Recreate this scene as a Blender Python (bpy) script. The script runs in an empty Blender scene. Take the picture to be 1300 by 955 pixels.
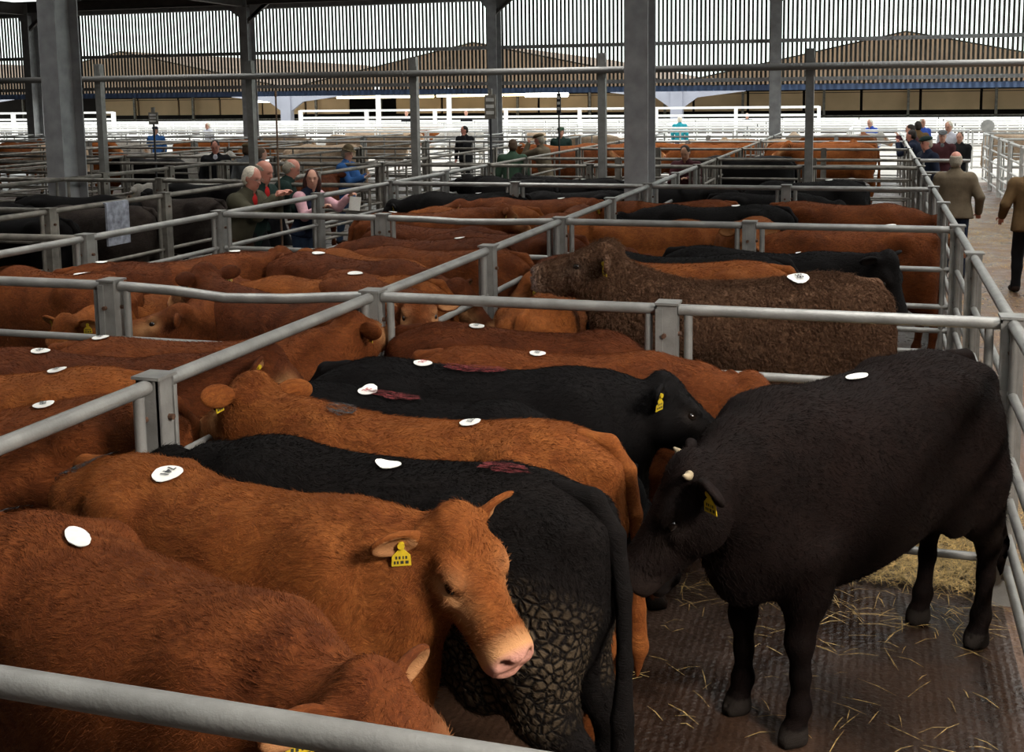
import bpy, bmesh, math, random
import numpy as np
from mathutils import Vector, Matrix
from mathutils.bvhtree import BVHTree
R = math.radians
random.seed(7)
scene = bpy.context.scene
col = scene.collection

# ------------------------------------------------------------------ camera
FOC, CX, CY, IW, IH, CAMH = 1428.0, 693.0, 299.0, 1300.0, 955.0, 2.5
AX = Vector((0.95971616, 0.02371831, -0.27996844))      # world X seen from the camera (right, down, forward)
AY = Vector((0.28076239, -0.11937403, 0.95232469))
AZ = Vector((-0.01083343, -0.99256601, -0.1212244))
cam_data = bpy.data.cameras.new('camera'); cam = bpy.data.objects.new('camera', cam_data); col.objects.link(cam)
cam_data.sensor_fit = 'HORIZONTAL'; cam_data.sensor_width = 36.0
cam_data.lens = 36.0 * FOC / IW
cam_data.shift_x = (IW / 2 - CX) / IW
cam_data.shift_y = -(IH / 2 - CY) / IW
right = Vector((AX[0], AY[0], AZ[0])); down = Vector((AX[1], AY[1], AZ[1])); fwd = Vector((AX[2], AY[2], AZ[2]))
mw = Matrix.Identity(4)
for i in range(3):
    mw[i][0] = right[i]; mw[i][1] = -down[i]; mw[i][2] = -fwd[i]
mw[2][3] = CAMH
cam.matrix_world = mw
cam_data.clip_start = 0.05; cam_data.clip_end = 600
scene.camera = cam

def at(px, py, z):
    """the world point of height z seen at a pixel of the 1300x955 frame"""
    r = Vector((px - CX, py - CY, FOC))
    w = Vector((r.dot(AX), r.dot(AY), r.dot(AZ)))
    t = (z - CAMH) / w.z
    return Vector((w.x * t, w.y * t, z))

# ------------------------------------------------------------------ light
world = bpy.data.worlds.new('overcast_sky'); scene.world = world; world.use_nodes = True
nt = world.node_tree; nt.nodes.clear()
wo = nt.nodes.new('ShaderNodeOutputWorld'); bg = nt.nodes.new('ShaderNodeBackground')
tc = nt.nodes.new('ShaderNodeTexCoord'); sx = nt.nodes.new('ShaderNodeSeparateXYZ'); cr = nt.nodes.new('ShaderNodeValToRGB')
nt.links.new(tc.outputs['Generated'], sx.inputs[0]); nt.links.new(sx.outputs['Z'], cr.inputs['Fac'])
cr.color_ramp.elements[0].position = 0.0; cr.color_ramp.elements[0].color = (0.80, 0.92, 0.86, 1)
cr.color_ramp.elements[1].position = 0.5; cr.color_ramp.elements[1].color = (0.98, 1.0, 1.0, 1)
nt.links.new(cr.outputs[0], bg.inputs['Color']); bg.inputs['Strength'].default_value = 2.6
nt.links.new(bg.outputs[0], wo.inputs[0])

def area(name, loc, rot, sx_, sy_, power, color=(1, 1, 1), spread=180):
    l = bpy.data.lights.new(name, 'AREA'); l.shape = 'RECTANGLE'; l.size = sx_; l.size_y = sy_
    l.energy = power; l.color = color; l.spread = R(spread)
    o = bpy.data.objects.new(name, l); o.location = loc; o.rotation_euler = rot; col.objects.link(o); return o
# lamps added under the roof to stand in for daylight through clear sheeting
DAY = (1.0, 0.97, 0.92)
area('rooflight_daylight', (0.2, 5.0, 5.9), (0, 0, 0), 1.2, 6.0, 85, DAY, 95)
area('rooflight_daylight', (-5.5, 6.5, 5.9), (0, 0, 0), 1.2, 7.0, 100, DAY, 95)
area('rooflight_daylight', (2.6, 14.0, 5.9), (0, 0, 0), 2.0, 12.0, 330, DAY, 120)
area('rooflight_daylight', (-5.5, 15.5, 5.9), (0, 0, 0), 1.6, 9.0, 200, DAY, 120)
area('rooflight_daylight', (-13.0, 14.0, 5.9), (0, 0, 0), 2.0, 12.0, 130, DAY, 120)
area('rooflight_daylight', (-4.0, 26.0, 5.9), (0, 0, 0), 10.0, 6.0, 500, DAY, 140)  # added lamp far wider than the clear strips above it
area('rooflight_daylight', (-18.0, 26.0, 5.9), (0, 0, 0), 10.0, 6.0, 380, DAY, 140)  # added lamp, mostly under solid roof sheets
# unseen lamp added at the right to brighten the front bullock's face
area('open_side_daylight', (3.7, 0.9, 4.6), (R(50), 0, R(68)), 1.6, 1.2, 260, (1.0, 0.93, 0.84), 110)
scene.view_settings.view_transform = 'Standard'
scene.view_settings.look = 'None'
scene.view_settings.exposure = 0.0
scene.view_settings.gamma = 1.0
scene.view_settings.use_curve_mapping = False

# ------------------------------------------------------------------ materials
def new_mat(name):
    m = bpy.data.materials.new(name); m.use_nodes = True
    n = m.node_tree; b = n.nodes['Principled BSDF']; return m, n, b
def plain(name, color, rough=0.6, metal=0.0, noise=0.0, nscale=8.0, bump=0.0, bscale=60.0, spec=0.5):
    m, n, b = new_mat(name)
    b.inputs['Roughness'].default_value = rough; b.inputs['Metallic'].default_value = metal
    b.inputs['Specular IOR Level'].default_value = spec
    t = n.nodes.new('ShaderNodeTexCoord')
    if noise > 0:
        nz = n.nodes.new('ShaderNodeTexNoise'); nz.inputs['Scale'].default_value = nscale; nz.inputs['Detail'].default_value = 6
        n.links.new(t.outputs['Object'], nz.inputs['Vector'])
        r = n.nodes.new('ShaderNodeValToRGB')
        r.color_ramp.elements[0].position = 0.3; r.color_ramp.elements[1].position = 0.7
        r.color_ramp.elements[0].color = tuple(c * (1 - noise) for c in color) + (1,)
        r.color_ramp.elements[1].color = tuple(min(1, c * (1 + noise)) for c in color) + (1,)
        n.links.new(nz.outputs['Fac'], r.inputs['Fac']); n.links.new(r.outputs[0], b.inputs['Base Color'])
    else:
        b.inputs['Base Color'].default_value = tuple(color) + (1,)
    if bump > 0:
        nb = n.nodes.new('ShaderNodeTexNoise'); nb.inputs['Scale'].default_value = bscale; nb.inputs['Detail'].default_value = 4
        n.links.new(t.outputs['Object'], nb.inputs['Vector'])
        bp = n.nodes.new('ShaderNodeBump'); bp.inputs['Strength'].default_value = bump; bp.inputs['Distance'].default_value = 0.01
        n.links.new(nb.outputs['Fac'], bp.inputs['Height']); n.links.new(bp.outputs[0], b.inputs['Normal'])
    return m
def glow(name, color, strength):
    m, n, b = new_mat(name); b.inputs['Base Color'].default_value = (0, 0, 0, 1)
    b.inputs['Emission Color'].default_value = tuple(color) + (1,); b.inputs['Emission Strength'].default_value = strength
    return m
M = {}
M['galv'] = plain('galvanised_steel', (0.27, 0.265, 0.25), 0.42, 0.35, 0.22, 9, 0.15, 90)
M['galv_worn'] = plain('weathered_galvanised_steel', (0.19, 0.175, 0.15), 0.55, 0.25, 0.45, 7, 0.2, 80)
M['galv_bright'] = plain('bright_galvanised_steel', (0.62, 0.61, 0.58), 0.45, 0.15, 0.2, 7)  # lighter galvanised copy; daylight brightness is put into its colour
M['white_paint'] = plain('white_painted_steel', (0.82, 0.82, 0.80), 0.5, 0, 0.08, 5)  # white paint, also galvanised yard hurdles whitened to look strongly daylit
M['column'] = plain('grey_painted_steel', (0.33, 0.33, 0.335), 0.5, 0.2, 0.2, 5, 0.05, 40)
M['column_dark'] = plain('dark_painted_steel', (0.11, 0.095, 0.09), 0.6, 0.1, 0.25, 4)
M['slat'] = plain('weathered_space_boarding', (0.075, 0.072, 0.062), 0.8, 0, 0.35, 3)
M['roof'] = plain('fibre_cement_roof', (0.12, 0.10, 0.095), 0.9, 0, 0.2, 1.5)
M['blue_trim'] = plain('blue_gutter_paint', (0.16, 0.25, 0.48), 0.5, 0, 0.1, 2)
M['shed_roof'] = plain('rusty_brown_roof_sheets', (0.16, 0.105, 0.065), 0.85, 0, 0.3, 0.6)
M['shed_dark'] = plain('dark_shed_lining', (0.035, 0.025, 0.022), 0.9, 0, 0.3, 1)
M['shed_panel'] = plain('buff_wall_panel', (0.62, 0.44, 0.26), 0.85, 0, 0.12, 0.7)
M['shed_steel'] = plain('blue_grey_steel', (0.30, 0.31, 0.37), 0.6, 0, 0.1, 1)
M['rusty'] = plain('rusty_bolt_steel', (0.10, 0.05, 0.03), 0.7, 0.3, 0.4, 60)
M['black_plastic'] = plain('black_plastic', (0.02, 0.02, 0.022), 0.5)
M['wood'] = plain('dark_weathered_wood', (0.13, 0.08, 0.05), 0.8, 0, 0.3, 14)
M['tag'] = plain('yellow_plastic_tag', (0.60, 0.42, 0.02), 0.45, 0, 0.12, 60)
M['tag_ink'] = plain('tag_ink', (0.03, 0.03, 0.02), 0.6)
M['tag_blue'] = plain('pale_blue_plastic', (0.45, 0.58, 0.72), 0.5)
M['paper'] = plain('white_sale_label', (0.86, 0.85, 0.80), 0.6, 0, 0.05, 50)
M['ink'] = plain('black_label_ink', (0.03, 0.03, 0.035), 0.6)
M['ink_red'] = plain('red_label_ink', (0.45, 0.05, 0.06), 0.6)
M['eye'] = plain('dark_animal_eye', (0.012, 0.008, 0.006), 0.08)
M['horn'] = plain('pale_horn', (0.30, 0.24, 0.15), 0.5, 0, 0.3, 40)
M['hoof'] = plain('dark_hoof', (0.035, 0.028, 0.024), 0.5, 0, 0.4, 30)
M['straw'] = plain('golden_straw', (0.50, 0.34, 0.12), 0.6, 0, 0.75, 35)  # strong tone variation imitates glints and dark gaps among the blades

# ------------------------------------------------------------------ mesh helpers
def prop(o, label=None, cat=None, group=None, kind=None):
    if label: o['label'] = label
    if cat: o['category'] = cat
    if group: o['group'] = group
    if kind: o['kind'] = kind
    return o
def link(name, me, mat=None, parent=None, loc=None, rot=None):
    o = bpy.data.objects.new(name, me); col.objects.link(o)
    if mat is not None and len(me.materials) == 0: me.materials.append(mat)
    if parent: o.parent = parent
    if loc is not None: o.location = loc
    if rot is not None: o.rotation_euler = rot
    return o
def empty(name, loc, rz=0.0, **kw):
    o = bpy.data.objects.new(name, None); o.empty_display_size = 0.2; col.objects.link(o)
    o.location = loc; o.rotation_euler = (0, 0, rz); prop(o, **kw); return o
class MB:
    """collects boxes, tubes and sheets into one mesh"""
    def __init__(self): self.v = []; self.f = []; self.sm = []
    def add(self, vs, fs, smooth=False):
        b = len(self.v); self.v += [tuple(p) for p in vs]; self.f += [tuple(i + b for i in f) for f in fs]
        self.sm += [smooth] * len(fs); return self
    def box(self, x0, x1, y0, y1, z0, z1, m=None):
        vs = [Vector((x, y, z)) for z in (z0, z1) for y in (y0, y1) for x in (x0, x1)]
        if m is not None: vs = [m @ p for p in vs]
        return self.add(vs, [(0, 2, 3, 1), (4, 5, 7, 6), (0, 1, 5, 4), (2, 6, 7, 3), (0, 4, 6, 2), (1, 3, 7, 5)])
    def tube(self, a, b, r, n=10, r2=None, caps=True):
        a = Vector(a); b = Vector(b); d = (b - a).normalized(); r2 = r if r2 is None else r2
        u = d.orthogonal().normalized(); w = d.cross(u)
        vs = []
        for p, q in ((a, r), (b, r2)):
            vs += [p + (u * math.cos(2 * math.pi * i / n) + w * math.sin(2 * math.pi * i / n)) * q for i in range(n)]
        self.add(vs, [(i, (i + 1) % n, n + (i + 1) % n, n + i) for i in range(n)], True)
        if caps: self.add(vs, [tuple(range(n))[::-1], tuple(range(n, 2 * n))])
        return self
    def path(self, pts, rad, n=8):
        pts = [Vector(p) for p in pts]; rings = []
        u = None
        for i, p in enumerate(pts):
            d = (pts[min(i + 1, len(pts) - 1)] - pts[max(i - 1, 0)]).normalized()
            u = d.orthogonal().normalized() if u is None else (u - d * u.dot(d)).normalized()
            w = d.cross(u); r = rad[i] if isinstance(rad, (list, tuple)) else rad
            rings.append([p + (u * math.cos(2 * math.pi * k / n) + w * math.sin(2 * math.pi * k / n)) * r for k in range(n)])
        vs = [q for rg in rings for q in rg]; fs = []
        for i in range(len(pts) - 1):
            fs += [(i * n + k, i * n + (k + 1) % n, (i + 1) * n + (k + 1) % n, (i + 1) * n + k) for k in range(n)]
        self.add(vs, fs, True)
        self.add(rings[0], [tuple(range(n))[::-1]]); self.add(rings[-1], [tuple(range(n))]); return self
    def mesh(self, name):
        me = bpy.data.meshes.new(name); me.from_pydata(self.v, [], self.f)
        me.polygons.foreach_set('use_smooth', self.sm); me.update(); return me
    def build(self, name, mat, parent=None, loc=None, rot=None):
        return link(name, self.mesh(name), mat, parent, loc, rot)
def struct(o): o['kind'] = 'structure'; return o
# ================================================================== the building
XM, XR, XL1, XL05, XL0 = -2.70, 0.65, -6.18, -8.10, -11.35
K = [1.75, 5.72, 9.65, 13.70, 17.65, 19.75, 23.6, 27.5, 31.0]

def wet_floor(name, base, dark, rough_lo, rough_hi, groove):
    m, n, b = new_mat(name)
    t = n.nodes.new('ShaderNodeTexCoord')
    a = n.nodes.new('ShaderNodeTexNoise'); a.inputs['Scale'].default_value = 1.6; a.inputs['Detail'].default_value = 8
    a.inputs['Roughness'].default_value = 0.65
    n.links.new(t.outputs['Object'], a.inputs['Vector'])
    r = n.nodes.new('ShaderNodeValToRGB'); r.color_ramp.elements[0].position = 0.36; r.color_ramp.elements[1].position = 0.66
    r.color_ramp.elements[0].color = tuple(dark) + (1,); r.color_ramp.elements[1].color = tuple(base) + (1,)
    n.links.new(a.outputs['Fac'], r.inputs['Fac']); n.links.new(r.outputs[0], b.inputs['Base Color'])
    mr = n.nodes.new('ShaderNodeMapRange'); mr.inputs['From Min'].default_value = 0.35; mr.inputs['From Max'].default_value = 0.62
    mr.inputs['To Min'].default_value = rough_lo; mr.inputs['To Max'].default_value = rough_hi
    n.links.new(a.outputs['Fac'], mr.inputs['Value']); n.links.new(mr.outputs[0], b.inputs['Roughness'])
    w = n.nodes.new('ShaderNodeTexWave'); w.bands_direction = 'X'; w.inputs['Scale'].default_value = 9.0
    w.inputs['Distortion'].default_value = 1.5; w.inputs['Detail'].default_value = 3
    n.links.new(t.outputs['Object'], w.inputs['Vector'])
    f = n.nodes.new('ShaderNodeTexNoise'); f.inputs['Scale'].default_value = 45; f.inputs['Detail'].default_value = 6
    n.links.new(t.outputs['Object'], f.inputs['Vector'])
    ad = n.nodes.new('ShaderNodeMath'); ad.operation = 'MULTIPLY_ADD'; ad.inputs[1].default_value = groove
    n.links.new(w.outputs['Fac'], ad.inputs[0]); n.links.new(f.outputs['Fac'], ad.inputs[2])
    bp = n.nodes.new('ShaderNodeBump'); bp.inputs['Strength'].default_value = 0.38; bp.inputs['Distance'].default_value = 0.02
    n.links.new(ad.outputs[0], bp.inputs['Height']); n.links.new(bp.outputs[0], b.inputs['Normal'])
    return m
M['floor'] = wet_floor('wet_grooved_concrete', (0.060, 0.030, 0.017), (0.016, 0.009, 0.006), 0.16, 0.5, 0.22)
M['gangway'] = wet_floor('damp_gangway_concrete', (0.20, 0.115, 0.070), (0.075, 0.038, 0.024), 0.16, 0.6, 0.25)
M['yard'] = plain('pale_yard_concrete', (0.50, 0.47, 0.42), 0.8, 0, 0.2, 0.8)
mb = MB(); mb.box(-45, XR, -6, 34, -0.2, 0); struct(mb.build('floor', M['floor']))
mb = MB(); mb.box(XR, 30, -6, 34, -0.2, 0); struct(mb.build('floor_gangway', M['gangway']))
mb = MB(); mb.box(-110, 60, 34, 130, -0.2, 0); struct(mb.build('ground_yard', M['yard']))
# roof over the pens: corrugated sheets with open-looking rooflight strips, rafters below
mb = MB()
for x0, x1 in ((-45, -14), (-12, -6.5), (-4.5, -0.8), (1.2, 1.6), (3.6, 9)):
    n = max(2, int((x1 - x0) / 0.5))
    mb.box(x0, x1, -6, 34.3, 6.25, 6.3)
for k in range(9): mb.box(-45, 9, -5 + k * 4.6, -4.85 + k * 4.6, 6.0, 6.2)
struct(mb.build('ceiling', M['roof']))
m, n, b = new_mat('clear_roof_sheeting')
b.inputs['Base Color'].default_value = (0.85, 0.88, 0.88, 1); b.inputs['Roughness'].default_value = 0.4; b.inputs['Transmission Weight'].default_value = 0.8
M['clear'] = m
mb = MB()
for x0, x1 in ((-14, -12), (-6.5, -4.5), (-0.8, 1.2), (1.6, 3.6)): mb.box(x0, x1, -6, 34.3, 6.26, 6.29)
struct(mb.build('ceiling_rooflights', M['clear']))

mb = MB(); mb.box(-45, 9, -6.3, -6, 0, 6.3); struct(mb.build('wall_near', M['shed_dark']))  # unseen wall added behind the camera to cut sky fill
mb = MB(); mb.box(9, 9.2, -6, 16, 0, 6.3); struct(mb.build('wall_right', M['shed_dark']))  # unseen wall added on the right, also to hold back sky fill
mb = MB(); mb.box(-45.2, -45, -6, 34, 0, 6.3); struct(mb.build('wall_left', M['shed_dark']))
YS = 34.0                      # the slatted end wall
mb = MB()
x = -52.0
while x < 9.0:
    w = 0.068 + random.uniform(-0.004, 0.004)
    mb.box(x, x + w, YS + 0.12, YS + 0.145, 2.82 + random.uniform(-0.01, 0.01), 6.1)
    x += 0.128
struct(mb.build('wall_slatted', M['slat']))
mb = MB()
for z in (2.98, 4.1): mb.box(-52, 9, YS - 0.02, YS + 0.12, z - 0.055, z + 0.055)
mb.box(-52, 9, YS - 0.15, YS + 0.12, 5.55, 6.1)
struct(mb.build('trim_wall_rails', M['column']))
# corrugated blue flashing under the boards
mb = MB(); n = 1200; vs = []; fs = []
for i in range(n + 1):
    xx = -52 + 61 * i / n; yy = YS + 0.17 + 0.02 * math.sin(i * 1.6)
    vs += [(xx, yy, 2.66), (xx, yy, 2.84)]
for i in range(n): fs.append((2 * i, 2 * i + 2, 2 * i + 3, 2 * i + 1))
mb.add(vs, fs, True)
vs2 = [(x_, y_ + 0.01, z_) for x_, y_, z_ in vs]
mb.add(vs2, [f[::-1] for f in fs], True)
struct(mb.build('trim_blue_flashing', M['blue_trim']))

def i_beam(mb, x, y, z0, z1, fl=0.30, dp=0.50, t=0.024):
    mb.box(x - fl / 2, x + fl / 2, y - dp / 2, y - dp / 2 + t, z0, z1)
    mb.box(x - fl / 2, x + fl / 2, y + dp / 2 - t, y + dp / 2, z0, z1)
    mb.box(x - t / 2, x + t / 2, y - dp / 2 + t, y + dp / 2 - t, z0, z1)
for y in (14.03, 33.7):
    for i, x in enumerate((5.9, -2.87, -11.52, -20.2, -28.9, -37.6)):
        if y < 20 and x > 5: continue
        mb = MB(); i_beam(mb, x, y, 0.0, 6.0)
        mb.box(x - 0.24, x + 0.24, y - 0.34, y + 0.34, 0.0, 0.03)
        for sx_ in (-1, 1):
            for sy_ in (-1, 1): mb.tube((x + sx_ * .19, y + sy_ * .29, .03), (x + sx_ * .19, y + sy_ * .29, .06), .018, 6)
        if y > 20:      # haunched brackets at the eaves
            for s in (-1, 1):
                dz = 0.62 if i % 2 == 0 else 1.0
                vs = [(x + s * 0.15, y - 0.05, 5.2), (x + s * 0.15, y - 0.05, 6.0), (x + s * (0.15 + dz), y - 0.05, 6.0), (x + s * (0.1 + dz), y - 0.05, 5.85),
                      (x + s * 0.15, y + 0.05, 5.2), (x + s * 0.15, y + 0.05, 6.0), (x + s * (0.15 + dz), y + 0.05, 6.0), (x + s * (0.1 + dz), y + 0.05, 5.85)]
                mb.add(vs, [(0, 1, 2, 3), (7, 6, 5, 4), (0, 3, 7, 4), (3, 2, 6, 7), (0, 4, 5, 1), (1, 5, 6, 2)])
        o = struct(mb.build('steel_column', M['column']))
for x in (-2.87, -11.52, -20.2, -28.9, -37.6):
    mb = MB(); 
    mb.box(x - 0.12, x + 0.12, -5, 33.7, 5.98, 6.0); mb.box(x - 0.01, x + 0.01, -5, 33.7, 5.62, 5.98); mb.box(x - 0.12, x + 0.12, -5, 33.7, 5.6, 5.62)
    struct(mb.build('roof_rafter', M['column_dark']))
for y in (13.98, 33.6):
    mb = MB(); mb.box(-45, 9, y - 0.1, y + 0.1, 5.98, 6.0); mb.box(-45, 9, y - 0.012, y + 0.012, 5.7, 5.98); mb.box(-45, 9, y - 0.1, y + 0.1, 5.68, 5.7)
    struct(mb.build('eaves_beam', M['column_dark']))
# diagonal struts under the eaves beam
for x, s in ((-20.2, -1), (-11.52, -1), (-28.9, -1)):
    mb = MB(); m4 = Matrix.Translation((x + s * .15, 33.7, 5.0)) @ Matrix.Rotation(R(-52) * s, 4, 'Y').to_4x4()
    mb.box(-0.06, 0.06, -0.05, 0.05, 0, 1.5, m4)
    struct(mb.build('eaves_brace', M['column_dark']))

# ------------------------------------------------------------------ the far sheds, beyond the open yard
YF = 60.0
far = empty('livestock_shed', (-10, YF, 0), label='long row of far sheds with three brown gables behind the slatted wall', cat='building')
far_inv = Matrix.Translation((10, -YF, 0))
def fpart(name, mb, mat):
    mb.v = [(x + 10, y - YF, z) for x, y, z in mb.v]; return mb.build(name, mat, far)
mb = MB()
for xc in (-67.8, -44.9, -21.8, 1.3, 24.4):
    h = 11.55; pk = 5.55; ev = 3.15
    for y0, y1, up in ((YF, YF + 35, 0),):
        vs = [(xc - h, y0, ev), (xc, y0, pk), (xc + h, y0, ev), (xc - h, y1, ev), (xc, y1, pk), (xc + h, y1, ev)]
        mb.add(vs, [(0, 1, 4, 3), (1, 2, 5, 4)])
        vs = [(a, b_, c + .12) for a, b_, c in vs]; mb.add(vs, [(3, 4, 1, 0), (4, 5, 2, 1)])
fpart('roof', mb, M['shed_roof'])
mb = MB()
for xc in (-67.8, -44.9, -21.8, 1.3, 24.4):
    h = 11.55; vs = [(xc - h, YF, 2.95), (xc + h, YF, 2.95), (xc + h, YF, 3.2), (xc, YF, 5.6), (xc - h, YF, 3.2)]
    mb.add(vs, [(0, 1, 2, 3, 4)]); mb.add([(a, b_ + .1, c) for a, b_, c in vs], [(4, 3, 2, 1, 0)])
fpart('gable_boarding', mb, M['shed_roof'])
mb = MB(); mb.box(-80, 36, YF + 20, YF + 20.3, 0, 3.4); mb.box(-80, 36, YF + 8, YF + 20, 3.1, 3.3); mb.box(-80, 36, YF + 0.2, YF + 0.5, 0.0, 0.9)
fpart('back_wall', mb, M['shed_dark'])
x = -52.0
k = 0
while x < 34:
    if not (-34.5 < x < -31.5):
        mb = MB(); mb.box(x, x + 3.05, YF + 7, YF + 7.12, 1.62, 2.62)
        mb.box(x, x + 3.05, YF + 6.95, YF + 7.0, 2.66, 2.74)
        fpart('wall_panel', mb, M['shed_panel'])
    x += 3.2; k += 1
mb = MB()
for i in range(24):
    xx = -72 + i * 4.6; mb.box(xx, xx + 0.14, YF + 6.6, YF + 6.75, 0, 3.1)
mb.box(-72, 36, YF + 6.6, YF + 6.7, 1.28, 1.36); mb.box(-72, 36, YF + 6.6, YF + 6.7, 0.9, 0.96)
fpart('inner_stanchions', mb, M['galv_worn'])
for xc in (-56.3, -33.3, -10.2, 12.9):
    mb = MB(); mb.box(xc - .32, xc + .32, YF - .6, YF - .15, 0, 2.9)
    for s in (-1, 1):
        vs = [(xc + s * .32, YF - .5, 1.9), (xc + s * .32, YF - .5, 2.95), (xc + s * 3.6, YF - .5, 2.95), (xc + s * 3.6, YF - .5, 2.75), (xc + s * 1.1, YF - .5, 2.45)]
        vs += [(a, YF - .3, c) for a, _, c in vs]
        mb.add(vs, [(0, 1, 2, 3, 4), (9, 8, 7, 6, 5), (0, 4, 9, 5), (4, 3, 8, 9), (3, 2, 7, 8), (1, 6, 7, 2)])
    fpart('haunched_column', mb, M['shed_steel'])
# fluorescent tubes under the far roof
M['tube'] = glow('lit_fluorescent_tube', (1.0, 0.86, 0.5), 9)
M['lamp_white'] = glow('lit_floodlight', (1.0, 0.97, 0.86), 14)
def strip_light(x0, x1, y, z, hgt, mat, label, n=1):
    o = empty('strip_light', ((x0 + x1) / 2, y, z), label=label, cat='light')
    L = (x1 - x0) / 2
    mb = MB(); mb.box(-L, L, -0.12, 0.12, hgt, hgt + 0.07); mb.tube((-L * .8, 0, hgt + .07), (-L * .8, 0, 3.1 - z), .02, 6); mb.tube((L * .8, 0, hgt + .07), (L * .8, 0, 3.1 - z), .02, 6)
    mb.build('housing', M['white_paint'], o)
    mb = MB(); mb.tube((-L, 0, hgt / 2), (L, 0, hgt / 2), hgt / 2, 10); mb.build('tube', mat, o)
strip_light(-31.5, -25.2, 62.5, 2.60, .13, M['tube'], 'leftmost lit yellow tube light in the row under the far shed roof')
strip_light(-25.0, -20.9, 62.5, 2.63, .13, M['tube'], 'middle lit yellow tube light in the row under the far shed roof')
strip_light(-20.8, -19.4, 62.5, 2.64, .13, M['tube'], 'short yellow tube light just left of the far column')
strip_light(-19.2, -16.7, 61.5, 2.56, .30, M['lamp_white'], 'wide bright white lamp just right of the far column')
strip_light(-37.5, -34.9, 62.5, 2.42, .30, M['lamp_white'], 'bright white lamp at the far left under the far shed roof')
# ================================================================== pens
RAILS = [0.22, 0.38, 0.56, 0.76, 1.07, 1.40]
_cache = {}
def cached(key, fn):
    if key not in _cache: _cache[key] = fn()
    return _cache[key]
def post_meshes(mat, w=0.1, h=1.43):
    def mk():
        a = MB()      # a channel post: web plate with two folded flanges, and a closing strip
        t = 0.012
        a.box(-w / 2, w / 2, -w / 2, -w / 2 + t, 0, h); a.box(-w / 2, w / 2, w / 2 - t, w / 2, 0, h)
        a.box(-w / 2, -w / 2 + t, -w / 2, w / 2, 0, h); a.box(w / 2 - t, w / 2, -w / 2, w / 2, 0, h)
        a.box(-w / 2 - .008, -w / 2 + .03, -w / 2 - .008, -w / 2 + .012, 0, h - .02)
        c = MB(); c.box(-w / 2 - .012, w / 2 + .012, -w / 2 - .012, w / 2 + .012, h, h + .012)
        d = [MB().tube((-.012, -w / 2 - .022, h - .16), (-.012, -w / 2, h - .16), .013, 6), MB().tube((w / 2, .012, h - .16), (w / 2 + .02, .012, h - .16), .013, 6),
             MB().tube((-.012, -w / 2 - .022, h - .62), (-.012, -w / 2, h - .62), .013, 6)]
        r = []
        for n_, m_, mt in [('upright', a, M[mat]), ('cap', c, M[mat])] + [('bolt', q, M['rusty']) for q in d]:
            me = m_.mesh('post_' + n_); me.materials.append(mt); r.append((n_, me))
        return r
    return cached(('post', mat, w, h), mk)
def post(x, y, label=None, group=None, mat='galv', w=0.1, h=1.43, detail=True, rz=0.0, name='fence_post'):
    ms = post_meshes(mat, w, h)
    if detail:
        o = empty(name, (x, y, 0), rz, label=label, cat='post', group=group)
        for n_, me in ms: link(n_, me, None, o)
    else:
        o = link(name, ms[0][1], None, None, (x, y, 0), (0, 0, rz)); prop(o, label, 'post', group)
    return o
def panel_meshes(L, mat, rails, r, sag, simple):
    def mk():
        res = []; allm = MB()
        for i, z in enumerate(rails):
            a = allm if simple else MB()
            rr = r * (1.15 if i == len(rails) - 1 else 0.85)
            s = sag if i == len(rails) - 1 else 0
            if s: a.path([(0, 0, z), (L * .25, 0, z - s * .35), (L * .45, 0, z - s), (L * .7, 0, z - s * .75), (L, 0, z)], rr, 12)
            else: a.tube((0, 0, z), (L, 0, z), rr, 6 if simple else 12)
            if not simple: res.append(('top_rail' if i == len(rails) - 1 else 'rail', a))
        for x in (0.05, L - 0.05) if not simple else (0.04, L / 2, L - 0.04):
            a = allm if simple else MB()
            a.tube((x, 0, rails[0] - .06), (x, 0, rails[-1] - (.02 if simple else r)), r * .85, 6 if simple else 10)
            if not simple: res.append(('upright', a))
        if simple: res = [('panel', allm)]
        out = []
        for n_, m_ in res:
            me = m_.mesh('pen_' + n_); me.materials.append(M[mat]); out.append((n_, me))
        return out
    return cached(('panel', round(L, 2), mat, tuple(rails), r, sag, simple), mk)
def panel(a, b, label=None, group=None, mat='galv', rails=RAILS, r=0.026, sag=0.0, simple=False, inset=0.055, name='pen_hurdle'):
    a = Vector(a); b = Vector(b); d = (b - a); L = round(d.length - 2 * inset, 2); d.normalize()
    rz = math.atan2(d.y, d.x); p = a + d * inset
    ms = panel_meshes(L, mat, rails, r, sag, simple)
    if simple:
        o = link(name, ms[0][1], None, None, (p.x, p.y, 0), (0, 0, rz)); prop(o, label, 'fence panel', group)
    else:
        o = empty(name, (p.x, p.y, 0), rz, label=label, cat='fence panel', group=group)
        for n_, me in ms: link(n_, me, None, o)
    return o
crosspos = [XL1, -4.43, XM, -1.02, XR]
crossnm = ['from the left fence', 'up to the middle fence', 'just right of the middle fence', 'up to the gangway fence']
kname = ['at the very front', 'behind the nearest pens', 'behind the curly bullock', 'before the big middle column', 'behind the black cattle']
ordn = ['nearest', 'second nearest', 'third nearest', 'fourth nearest', 'fifth nearest', 'sixth nearest', 'seventh nearest', 'eighth nearest', 'ninth nearest', 'tenth nearest', 'eleventh nearest']
K[0] = 1.66
panel((XM, K[0], 0), (XR, K[0], 0), 'galvanised hurdle across the very front, below the nearest red bullock', mat='galv')
for ki in range(1, 5):
    for j in range(4):
        sg = 0.045 if (ki == 1 and j == 1) else (0.02 if (ki == 2 and j == 1) else 0)
        panel((crosspos[j], K[ki], 0), (crosspos[j + 1], K[ki], 0), 'galvanised cross hurdle ' + kname[ki] + ', ' + crossnm[j], mat='galv' if ki < 4 else 'galv_worn', sag=sg)
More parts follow.
